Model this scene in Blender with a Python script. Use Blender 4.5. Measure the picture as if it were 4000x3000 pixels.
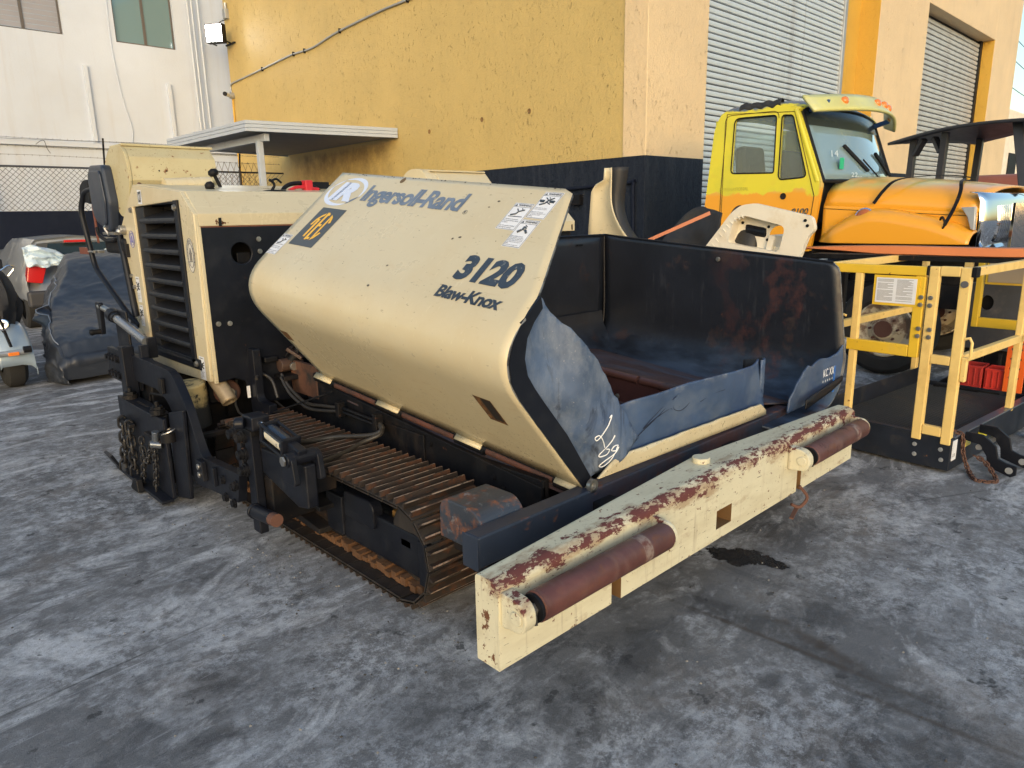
import bpy, bmesh, math, random
from mathutils import Vector, Matrix, noise
R = math.radians
random.seed(7)
for _o in list(bpy.data.objects): bpy.data.objects.remove(_o)
S = bpy.context.scene
COL = S.collection
# ---------------------------------------------------------------- camera, sky, sun, exposure
cd = bpy.data.cameras.new('camera'); cam = bpy.data.objects.new('camera', cd); COL.objects.link(cam)
cd.sensor_width = 36; cd.lens = 24.97; cd.clip_start = .05; cd.clip_end = 3000
RX, DN, FW = Vector((0.720079, -0.693633, -0.018944)), Vector((-0.173313, -0.153351, -0.972855)), Vector((0.671899, 0.703816, -0.230640))
cam.matrix_world = Matrix(((RX.x, -DN.x, -FW.x, 0), (RX.y, -DN.y, -FW.y, 0), (RX.z, -DN.z, -FW.z, 1.75), (0, 0, 0, 1)))
cd.dof.use_dof = True; cd.dof.focus_distance = 3.6; cd.dof.aperture_fstop = 14.0
S.camera = cam
W = bpy.data.worlds.new('World'); S.world = W; W.use_nodes = True
SUN_EL, SUN_AZ = R(11), R(222)      # direction TO the sun, azimuth measured from +Y clockwise
nt = W.node_tree; bgn = nt.nodes['Background']
sky = nt.nodes.new('ShaderNodeTexSky'); sky.sky_type = 'NISHITA'; sky.sun_disc = False
sky.sun_elevation = SUN_EL; sky.sun_rotation = SUN_AZ; sky.air_density = 1.3; sky.dust_density = 1.6; sky.ozone_density = 2.4
nt.links.new(sky.outputs[0], bgn.inputs[0]); bgn.inputs[1].default_value = .15
sl = bpy.data.lights.new('sun', 'SUN'); so = bpy.data.objects.new('sun', sl); COL.objects.link(so)
sl.energy = 1.0; sl.angle = R(60); sl.color = (1, .80, .56)
_d = Vector((math.sin(SUN_AZ) * math.cos(SUN_EL), math.cos(SUN_AZ) * math.cos(SUN_EL), math.sin(SUN_EL)))
so.rotation_euler = _d.to_track_quat('Z', 'Y').to_euler()
S.view_settings.view_transform = 'Standard'; S.view_settings.look = 'None'
S.view_settings.gamma = 1; S.view_settings.use_curve_mapping = False; S.view_settings.exposure = 1.14
S.render.engine = 'CYCLES'

# ---------------------------------------------------------------- materials
MATS = {}
def ramp2(nt, fac, lo, hi):
    n = nt.nodes.new('ShaderNodeMapRange'); n.inputs[1].default_value = lo; n.inputs[2].default_value = hi
    nt.links.new(fac, n.inputs[0]); return n.outputs[0]
def mul(nt, a, b, op='MULTIPLY'):
    n = nt.nodes.new('ShaderNodeMath'); n.operation = op
    for i, v in enumerate((a, b)):
        if isinstance(v, (int, float)): n.inputs[i].default_value = v
        else: nt.links.new(v, n.inputs[i])
    return n.outputs[0]
def mixc(nt, fac, a, b, bt='MIX'):
    n = nt.nodes.new('ShaderNodeMix'); n.data_type = 'RGBA'; n.blend_type = bt
    for s, v in ((n.inputs[0], fac), (n.inputs[6], a), (n.inputs[7], b)):
        if isinstance(v, (int, float)): s.default_value = v
        elif isinstance(v, tuple): s.default_value = (*v, 1) if len(v) == 3 else v
        else: nt.links.new(v, s)
    return n.outputs[2]
def mixf(nt, fac, a, b):
    n = nt.nodes.new('ShaderNodeMix'); n.data_type = 'FLOAT'
    for s, v in ((n.inputs[0], fac), (n.inputs[2], a), (n.inputs[3], b)):
        if isinstance(v, (int, float)): s.default_value = v
        else: nt.links.new(v, s)
    return n.outputs[0]
def nz(nt, vec, scale, detail=4, rough=.6, stretch=None, off=0, dist=0):
    v = vec
    if stretch or off:
        m = nt.nodes.new('ShaderNodeMapping'); nt.links.new(vec, m.inputs[0]); m.inputs[1].default_value = (off, off * 1.7, off * .6)
        if stretch: m.inputs[3].default_value = stretch
        v = m.outputs[0]
    n = nt.nodes.new('ShaderNodeTexNoise'); n.inputs['Scale'].default_value = scale; n.inputs['Detail'].default_value = detail
    n.inputs['Roughness'].default_value = rough; n.inputs['Distortion'].default_value = dist
    nt.links.new(v, n.inputs['Vector']); return n.outputs[0]
def base(name):
    m = bpy.data.materials.new(name); m.use_nodes = True; nt = m.node_tree
    b = nt.nodes['Principled BSDF']; tc = nt.nodes.new('ShaderNodeTexCoord')
    return m, nt, b, tc.outputs['Object']
def surf(name, col, rough=.5, metal=0, var=.12, vs=2.5, bump=.12, bs=60, layers=(), coat=0, bd=.004, spec=.5):
    """col plus large soft variation, then wear/dirt/rust layers: (colour, scale, lo, hi, opts)"""
    if name in MATS: return MATS[name]
    m, nt, b, co = base(name)
    c = mixc(nt, ramp2(nt, nz(nt, co, vs, 5), .3, .7), tuple(x * (1 - var) for x in col), tuple(min(1, x * (1 + var)) for x in col))
    r = mixf(nt, nz(nt, co, vs * 3, 4), rough * .8, min(1, rough * 1.2)); h = nz(nt, co, bs, 3)
    mt = metal
    for k, (lc, sc, lo, hi, o) in enumerate(layers):
        f = ramp2(nt, nz(nt, co, sc, o.get('d', 6), o.get('r', .65), o.get('st'), 3.1 * k + 1.3, o.get('dist', 0)), lo, hi)
        if 'ax' in o:
            sp = nt.nodes.new('ShaderNodeSeparateXYZ'); nt.links.new(co, sp.inputs[0]); g = 1.0
            for (i, a0, a1) in o['ax']: g = mul(nt, ramp2(nt, sp.outputs[i], a0, a1), g)
            if o.get('add'): f = ramp2(nt, mul(nt, nz(nt, co, sc, o.get('d', 6), o.get('r', .65), o.get('st'), 3.1 * k + 1.3), mul(nt, g, o['add']), 'ADD'), lo, hi)
            else: f = mul(nt, f, g)
        if 'amt' in o: f = mul(nt, f, o['amt'])
        c = mixc(nt, f, c, lc); r = mixf(nt, f, r, o.get('rough', .8))
        if 'h' in o: h = mul(nt, h, mul(nt, f, o['h']), 'ADD')
        if metal and mt is metal: mt = mixf(nt, f, metal, 0)
    nt.links.new(c, b.inputs['Base Color']); nt.links.new(r, b.inputs['Roughness'])
    if isinstance(mt, (int, float)): b.inputs['Metallic'].default_value = mt
    else: nt.links.new(mt, b.inputs['Metallic'])
    b.inputs['Coat Weight'].default_value = coat; b.inputs['Specular IOR Level'].default_value = spec
    if bump:
        bp = nt.nodes.new('ShaderNodeBump'); bp.inputs['Strength'].default_value = bump; bp.inputs['Distance'].default_value = bd
        nt.links.new(h, bp.inputs['Height']); nt.links.new(bp.outputs[0], b.inputs['Normal'])
    MATS[name] = m; return m
def flat(name, col, rough=.5, metal=0, coat=0, trans=0, emit=0, alpha=1):
    if name in MATS: return MATS[name]
    m, nt, b, co = base(name)
    b.inputs['Base Color'].default_value = (*col, 1); b.inputs['Roughness'].default_value = rough
    b.inputs['Metallic'].default_value = metal; b.inputs['Coat Weight'].default_value = coat
    b.inputs['Transmission Weight'].default_value = trans; b.inputs['Alpha'].default_value = alpha
    if emit: b.inputs['Emission Color'].default_value = (*col, 1); b.inputs['Emission Strength'].default_value = emit
    MATS[name] = m; return m

RUST = (.09, .030, .012); RUSTL = (.24, .085, .028); SOOT = (.018, .016, .014)
CREAM = surf('cream_paint', (.57, .505, .345), .28, var=.04, vs=1.2, bump=.03, bs=30, coat=.15, layers=[
    ((.10, .07, .045), 38, .70, .735, dict(d=5, amt=.85)),
    ((.50, .40, .23), 1.7, .45, .8, dict(d=6, amt=.6)),
    ((.74, .68, .50), 22, .62, .70, dict(d=4, st=(.15, 2.5, 1), amt=.25)),
    ((.35, .27, .16), 26, .66, .72, dict(d=4, st=(2.2, .12, .8), amt=.35)),
    ((.45, .34, .19), 9, .60, .78, dict(st=(2.5, .5, .3), amt=.35)),
    ((.10, .075, .05), 60, .61, .65, dict(d=4, amt=.7, ax=[(2, 1.0, .6)])), ((.30, .22, .12), 4, .48, .75, dict(d=8, amt=.5, ax=[(2, .95, .6)])),
    ((.20, .16, .11), 55, .66, .72, dict(d=3, amt=.5, st=(1, .35, 1)))])
CREAMR = surf('cream_paint_rusting', (.50, .44, .26), .42, var=.06, vs=3, bump=.06, bs=40, layers=[
    ((.20, .08, .03), 26, .62, .68, dict(d=7)), ((.42, .30, .14), 4, .5, .8, dict(amt=.5)),
    ((.12, .07, .04), 90, .66, .70, dict(d=3))])
BEAMC = surf('chipped_beam_paint', (.62, .585, .43), .45, var=.05, vs=3, bump=.25, bs=30, bd=.003, layers=[
    ((.38, .32, .20), 5, .48, .80, dict(amt=.6, st=(.4, 2, 2))), ((.26, .15, .075), 11, .60, .72, dict(d=9, st=(.5, 1, 1), ax=[(2, .48, .57), (1, 1.70, 1.575)], add=.17, amt=.6)), ((.20, .14, .09), 7, .58, .74, dict(st=(5, 5, .35), amt=.45)),
    ((.115, .032, .028), 24, .665, .695, dict(d=9, r=.75, st=(.5, 1, 1), h=-.6, ax=[(2, .48, .57), (1, 1.68, 1.575)], add=.20)),
    ((.13, .045, .02), 45, .655, .68, dict(d=6, h=-.5)),
    ((.13, .05, .02), 20, .67, .70, dict(d=8, ax=[(0, 1.42, 1.398)], add=.10)), ((.15, .06, .02), 20, .67, .70, dict(d=8, ax=[(2, .28, .262)], add=.10)),
    ((.10, .04, .02), 5, .66, .72, dict(st=(6, 6, .5), amt=.8)),
    ((.05, .045, .035), 60, .68, .70, dict(d=3, st=(.25, 1, 2.5)))])
OXIDE = surf('red_oxide_roller', (.10, .038, .032), .45, var=.35, vs=6, bump=.15, bs=50, layers=[
    ((.19, .12, .10), 4, .50, .72, dict(amt=.6, st=(3, 1, 1))), ((.16, .07, .035), 16, .56, .66, dict(amt=.5, d=8)), ((.03, .02, .018), 9, .62, .72, dict(amt=.7))])
BLACK = surf('black_machine_paint', (.006, .0075, .013), .42, var=.3, vs=4, bump=.10, bs=45, spec=.28, layers=[
    ((.022, .024, .030), 6, .5, .8, dict(amt=.55, rough=.8)), ((.07, .06, .05), 30, .66, .74, dict(amt=.3)),
    ((.12, .05, .022), 14, .70, .75, dict(d=8, amt=.8))])
BLACKD = surf('black_grimy_paint', (.005, .0055, .008), .55, var=.3, vs=5, bump=.2, bs=50, spec=.25, layers=[
    ((.040, .026, .017), 5, .52, .75, dict(amt=.5, rough=.95)), ((.15, .06, .025), 22, .66, .72, dict(d=8, amt=.7)),
    ((.03, .028, .026), 3, .5, .8, dict(st=(4, 4, .6), amt=.4))])
NAVYST = surf('dark_blue_steel_beam', (.024, .033, .055), .42, var=.2, vs=3, bump=.12, bs=40, layers=[
    ((.17, .065, .030), 13, .60, .68, dict(d=9, st=(.5, 1, 1), amt=.85)), ((.075, .03, .026), 2.2, .40, .55, dict(amt=.9, d=8, ax=[(0, 2.25, 2.7)])),
    ((.09, .10, .12), 24, .62, .75, dict(amt=.4))])
TRACK = surf('rusty_track_steel', (.022, .018, .016), .62, var=.45, vs=9, bump=.4, bs=55, bd=.003, layers=[
    ((.10, .038, .015), 7, .54, .68, dict(d=8, amt=.75)), ((.018, .015, .013), 6, .54, .66, dict(amt=.7))])
GROUSER = surf('worn_grouser_steel', (.42, .34, .29), .38, .5, var=.3, vs=9, bump=.25, bs=60, layers=[
    ((.09, .036, .018), 10, .48, .6, dict(d=8, amt=.85)), ((.02, .017, .014), 5, .50, .60, dict(amt=.9))])
DUSTY = surf('louver_black', (.009, .010, .014), .5, var=.2, vs=4, bump=.08, bs=60, spec=.4)
DUSTT = surf('louver_dust', (.17, .125, .072), .95, var=.3, vs=5, bump=.1, bs=60, layers=[((.02, .018, .016), 6, .5, .7, dict(amt=.8))])
HOPPER = surf('hopper_black_worn', (.011, .014, .022), .36, var=.3, vs=2, bump=.12, bs=25, bd=.006, layers=[
    ((.052, .078, .125), 4, .42, .62, dict(st=(1, .4, 1), ax=[(2, .86, .56)], rough=.34)),
    ((.062, .022, .021), 1.7, .50, .585, dict(d=8, r=.7, st=(1, 1, .8), ax=[(1, 2.9, 2.2)], amt=.85, rough=.6)),
    ((.035, .018, .016), 3, .58, .66, dict(d=8, amt=.6)),
    ((.13, .05, .025), 12, .69, .73, dict(d=9, st=(.5, .5, .35), amt=.7)),
    ((.05, .055, .07), 8, .6, .75, dict(st=(3, 3, .4), amt=.4))])
HOPFLOOR = surf('hopper_floor_worn', (.080, .045, .040), .42, var=.3, vs=3, bump=.15, bs=30, layers=[
    ((.045, .065, .10), 3, .48, .62, dict(st=(1, .3, 1), amt=.7)), ((.16, .06, .03), 5, .56, .72, dict(d=7, amt=.6))])
RUBBER2 = surf('smooth_blue_rubber', (.045, .078, .155), .42, var=.3, vs=2.5, bump=.25, bs=30, bd=.003, layers=[((.13, .165, .22), 4, .46, .72, dict(d=7, st=(1, 2, 1.6), amt=.6)), ((.02, .05, .15), 3, .46, .7, dict(ax=[(2, .82, .66)], amt=.7)), ((.25, .27, .30), 8, .5, .7, dict(ax=[(2, .86, .90)], amt=.8))])
RUBBER = surf('blue_grey_rubber', (.066, .102, .178), .46, var=.35, vs=3.5, bump=.35, bs=30, bd=.003, layers=[
    ((.21, .245, .30), 4, .45, .70, dict(d=9, r=.72, amt=.75, st=(1.6, 2, .8))),
    ((.018, .022, .032), 3.2, .55, .66, dict(d=7, dist=1.3, st=(2, 2, .6), amt=.9)),
    ((.05, .10, .23), 2.2, .50, .66, dict(amt=.85, ax=[(2, 1.1, .7)])),
    ((.30, .31, .33), 70, .66, .72, dict(d=3, amt=.6))])
DKRUB = surf('dark_rubber', (.022, .022, .024), .6, var=.2, vs=4, bump=.1, bs=40, layers=[((.06, .052, .045), 7, .5, .75, dict(amt=.5))])
HOSE = surf('hose_rubber', (.030, .028, .027), .45, var=.2, bump=.05)
TYRE = surf('tyre_rubber', (.018, .018, .018), .8, var=.2, bump=.3, bs=40)
STEEL = surf('bare_steel', (.42, .41, .39), .35, .9, var=.2, vs=9, bump=.1, layers=[((.12, .06, .03), 30, .6, .7, dict(amt=.6))])
CHROME = flat('chrome', (.85, .86, .88), .06, 1)
GALV = surf('galvanised', (.40, .42, .44), .45, .6, var=.15, bump=.05)
WHITEP = surf('white_painted_metal', (.66, .68, .70), .4, var=.05, bump=.03, layers=[((.35, .34, .32), 6, .58, .75, dict(amt=.4, st=(1, 1, .3)))])
YEL = surf('safety_yellow', (.72, .47, .035), .42, var=.06, vs=4, bump=.06, layers=[
    ((.22, .11, .03), 30, .66, .70, dict(d=6)), ((.45, .33, .12), 5, .55, .8, dict(amt=.5))])
PEACH = surf('faded_yellow_paint', (.78, .56, .20), .45, var=.06, vs=4, bump=.06, layers=[
    ((.52, .34, .10), 4, .52, .72, dict(amt=.6)), ((.25, .12, .04), 30, .67, .70, dict(d=6))])
NAVYT = surf('navy_tray_paint', (.010, .014, .024), .42, var=.25, vs=4, bump=.08, layers=[((.07, .06, .05), 5, .55, .75, dict(amt=.5)), ((.13, .06, .03), 20, .68, .72, dict())])
GLASS = flat('window_glass', (.78, .88, .90), .03, trans=.92)
TXTD = surf('decal_grey', (.035, .050, .072), .45, var=.2, vs=12, bump=0, layers=[((.30, .30, .28), 34, .62, .66, dict(d=6, amt=.7))])
TXTL = surf('decal_faded_grey', (.145, .185, .25), .4, var=.2, vs=12, bump=0, layers=[((.42, .42, .42), 40, .60, .68, dict(d=6, amt=.6))])
TXTK = surf('decal_black', (.03, .035, .04), .45, var=.2, vs=12, bump=0)
TXTP = surf('decal_peeling', (.030, .042, .058), .45, var=.2, vs=12, bump=0)
LBLW = surf('label_white', (.72, .74, .78), .4, var=.05, vs=8, bump=0)
LOGOW = surf('decal_bluewhite', (.60, .68, .85), .35, var=.05, vs=8, bump=0)
ORG = flat('amber_lens', (.75, .20, .03), .25, coat=.5)
REDL = flat('red_lens', (.55, .02, .02), .2, coat=.5)
CHALK = flat('white_chalk', (.8, .82, .85), .9); MARKW = flat('glass_marker', (.42, .5, .56), .8)
AMBERD = surf('emblem_amber', (.80, .46, .04), .4, var=.05, bump=0)
EMBBG = surf('emblem_grey', (.070, .080, .085), .45, var=.1, bump=0)

# ---------------------------------------------------------------- mesh helpers
V = Vector
class MB:
    def __init__(s): s.v = []; s.f = []; s.m = []; s.mi = 0
    def add(s, vs, fs):
        o = len(s.v); s.v += [tuple(v) for v in vs]; s.f += [tuple(i + o for i in f) for f in fs]; s.m += [s.mi] * len(fs); return s
    def box(s, a, b, rot=None, piv=None):
        x0, y0, z0 = a; x1, y1, z1 = b
        vs = [V(p) for p in ((x0,y0,z0),(x1,y0,z0),(x1,y1,z0),(x0,y1,z0),(x0,y0,z1),(x1,y0,z1),(x1,y1,z1),(x0,y1,z1))]
        if rot is not None:
            c = V(piv) if piv else sum(vs, V()) / 8; vs = [rot @ (v - c) + c for v in vs]
        return s.add(vs, [(3,2,1,0),(4,5,6,7),(0,1,5,4),(1,2,6,5),(2,3,7,6),(3,0,4,7)])
    def bar(s, p, q, w, h, up=(0, 0, 1)):      # rectangular bar from p to q
        p, q = V(p), V(q); d = (q - p).normalized(); u = V(up); sx = d.cross(u)
        if sx.length < 1e-4: sx = d.cross(V((1, 0, 0)))
        sx.normalize(); u = sx.cross(d); a, b = sx * w / 2, u * h / 2
        vs = [p-a-b, p+a-b, p+a+b, p-a+b, q-a-b, q+a-b, q+a+b, q-a+b]
        return s.add(vs, [(0,1,2,3),(7,6,5,4),(4,5,1,0),(5,6,2,1),(6,7,3,2),(7,4,0,3)])
    def prism(s, poly, ax, a, b):               # poly = 2D points in the other two axes
        def P(t, k):
            l = list(t); l.insert(ax, k); return l
        n = len(poly); vs = [P(p, a) for p in poly] + [P(p, b) for p in poly]
        return s.add(vs, [tuple(range(n))[::-1], tuple(range(n, 2*n))] + [(i, (i+1) % n, n + (i+1) % n, n + i) for i in range(n)])
    def cyl(s, p, q, r, r2=None, n=16, cap=True):
        p, q = V(p), V(q); r2 = r if r2 is None else r2; d = (q - p).normalized(); a = d.orthogonal().normalized(); b = d.cross(a)
        vs = []
        for c, rr in ((p, r), (q, r2)):
            for i in range(n):
                t = 2 * math.pi * i / n; vs.append(c + a * math.cos(t) * rr + b * math.sin(t) * rr)
        fs = [(i, (i+1) % n, n + (i+1) % n, n + i) for i in range(n)]
        if cap: fs += [tuple(range(n))[::-1], tuple(range(n, 2*n))]
        return s.add(vs, fs)
    def tube(s, pts, r, n=10, closed=False, cap=True, smooth=0):
        pts = [V(p) for p in pts]
        if smooth: pts = curve(pts, smooth, closed)
        rs = r if isinstance(r, (list, tuple)) else [r] * len(pts)
        m = len(pts); vs = []; prev = None
        for i, p in enumerate(pts):
            a = pts[(i+1) % m] if (closed or i < m-1) else p; b = pts[i-1] if (closed or i > 0) else p
            d = (a - b).normalized()
            if prev is None: u = d.orthogonal().normalized()
            else:
                u = prev - d * prev.dot(d); u.normalize()
            prev = u; w = d.cross(u)
            for k in range(n):
                t = 2 * math.pi * k / n; vs.append(p + (u * math.cos(t) + w * math.sin(t)) * rs[i])
        fs = []
        for i in range(m if closed else m-1):
            for k in range(n):
                j = (i+1) % m; fs.append((i*n+k, i*n+(k+1) % n, j*n+(k+1) % n, j*n+k))
        if cap and not closed: fs += [tuple(range(n))[::-1], tuple(range((m-1)*n, m*n))]
        return s.add(vs, fs)
    def grid(s, rows):
        n = len(rows[0]); vs = [p for r in rows for p in r]
        return s.add(vs, [(i*n+j, i*n+j+1, (i+1)*n+j+1, (i+1)*n+j) for i in range(len(rows)-1) for j in range(n-1)])
    def lathe(s, p, axis, prof, n=24):          # prof = (distance along axis, radius)
        p = V(p); d = V(axis).normalized(); a = d.orthogonal().normalized(); b = d.cross(a)
        vs = [p + d * t + (a * math.cos(2*math.pi*k/n) + b * math.sin(2*math.pi*k/n)) * r for t, r in prof for k in range(n)]
        fs = [(i*n+k, i*n+(k+1) % n, (i+1)*n+(k+1) % n, (i+1)*n+k) for i in range(len(prof)-1) for k in range(n)]
        return s.add(vs, fs)
    def build(s, name, mat, parent=None, bevel=0, smooth=None, local=False, solid=0, seg=2, offs=-1, xf=None):
        me = bpy.data.meshes.new(name); me.from_pydata(s.v, [], s.f)
        bm = bmesh.new(); bm.from_mesh(me)
        if not solid: bmesh.ops.recalc_face_normals(bm, faces=bm.faces)
        bm.to_mesh(me); bm.free()
        for k in (mat if isinstance(mat, (list, tuple)) else [mat]): me.materials.append(k)
        if any(s.m): me.polygons.foreach_set('material_index', s.m)
        o = bpy.data.objects.new(name, me); COL.objects.link(o)
        if smooth is not None:
            me.set_sharp_from_angle(angle=R(smooth)); 
            for p in me.polygons: p.use_smooth = True
        if parent:
            o.parent = parent
            if parent.type == 'EMPTY' and not local: o.location = -parent.location
        if solid:
            md = o.modifiers.new('solid', 'SOLIDIFY'); md.thickness = solid; md.offset = offs
            if isinstance(mat, (list, tuple)) and len(mat) > 1: md.material_offset = 1; md.material_offset_rim = 1 if len(mat) == 2 else 2
        if bevel:
            md = o.modifiers.new('bevel', 'BEVEL'); md.width = bevel; md.segments = seg; md.limit_method = 'ANGLE'; md.angle_limit = R(35)
            md.harden_normals = False
        return o
def curve(pts, k, closed=False):
    out = []; n = len(pts)
    for i in range(n if closed else n - 1):
        p0 = pts[(i-1) % n] if (closed or i > 0) else pts[0]*2 - pts[1]; p1 = pts[i]; p2 = pts[(i+1) % n]; p3 = pts[(i+2) % n] if (closed or i < n-2) else p2*2 - p1
        for j in range(k):
            t = j / k; out.append(.5 * ((2*p1) + (p2-p0)*t + (2*p0-5*p1+4*p2-p3)*t*t + (3*p1-p0-3*p2+p3)*t**3))
    if not closed: out.append(pts[-1])
    return out
def tag(o, label=None, cat=None, group=None, kind=None):
    if label: o['label'] = label
    if cat: o['category'] = cat
    if group: o['group'] = group
    if kind: o['kind'] = kind
    return o
def thing(name, loc, label, cat, rz=0, group=None):
    o = bpy.data.objects.new(name, None); COL.objects.link(o); o.location = loc; o.rotation_euler = (0, 0, rz)
    o.empty_display_size = .2
    return tag(o, label, cat, group)
def inst(src, name, parent, mw=None, loc=None):
    c = src.copy(); c.name = name; COL.objects.link(c); c.parent = parent
    if loc is not None: c.location = loc
    return c
def box(name, a, b, mat, parent=None, bevel=.004, **k): return MB().box(a, b).build(name, mat, parent, bevel, **k)
FONTC = {}
def text(name, s, org, right, up, h, w, mat, parent, bold=0, depth=.0008, shear=0, align='LEFT', spacing=1, tw=None, local=False, warp=None):
    """lettering h high (cap height) and w wide in total, standing on the plane (org, right, up)"""
    c = bpy.data.curves.new('lettering', 'FONT'); c.body = s; c.size = 1; c.offset = bold; c.shear = shear; c.space_character = spacing
    c.resolution_u = 3; c.space_line = .95
    o = bpy.data.objects.new('lettering', c); me = bpy.data.meshes.new_from_object(o); bpy.data.objects.remove(o)
    xs = [v.co.x for v in me.vertices]; ys = [v.co.y for v in me.vertices]
    x0, x1, y0, y1 = min(xs), max(xs), min(ys), max(ys)
    if tw is not None: y0, y1 = tw          # cap-height range in font units
    right, up, org = V(right).normalized(), V(up).normalized(), V(org); n = right.cross(up).normalized()
    sx, sy = w / (x1 - x0), h / (y1 - y0)
    for v in me.vertices:
        X, Y = (v.co.x - x0) * sx, (v.co.y - y0) * sy
        if warp: X, Y = warp(X, Y)
        v.co = org + right * X + up * Y + n * depth
    me.materials.clear(); me.materials.append(mat); me.name = name
    ob = bpy.data.objects.new(name, me); COL.objects.link(ob); ob.parent = parent
    if parent and parent.type == 'EMPTY' and not local: ob.location = -parent.location
    return ob
def rounded(poly, r, k=5):
    out = []; n = len(poly)
    for i, p in enumerate(poly):
        rr = r[i] if isinstance(r, (list, tuple)) else r
        p = V((*p, 0)); a = V((*poly[i-1], 0)); b = V((*poly[(i+1) % n], 0))
        if rr <= 0: out.append((p.x, p.y)); continue
        rr = min(rr, (a-p).length*.49, (b-p).length*.49)
        q0 = p + (a-p).normalized()*rr; q1 = p + (b-p).normalized()*rr
        for j in range(k + 1):
            t = j / k; q = q0*(1-t)**2 + p*2*t*(1-t) + q1*t*t; out.append((q.x, q.y))
    return out
def bolt(mb, p, n, r=.012, h=.008):
    p, n = V(p), V(n).normalized(); mb.cyl(p - n*.001, p + n*h*.4, r*1.25, n=12); return mb.cyl(p + n*h*.3, p + n*h, r, n=6)
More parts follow.
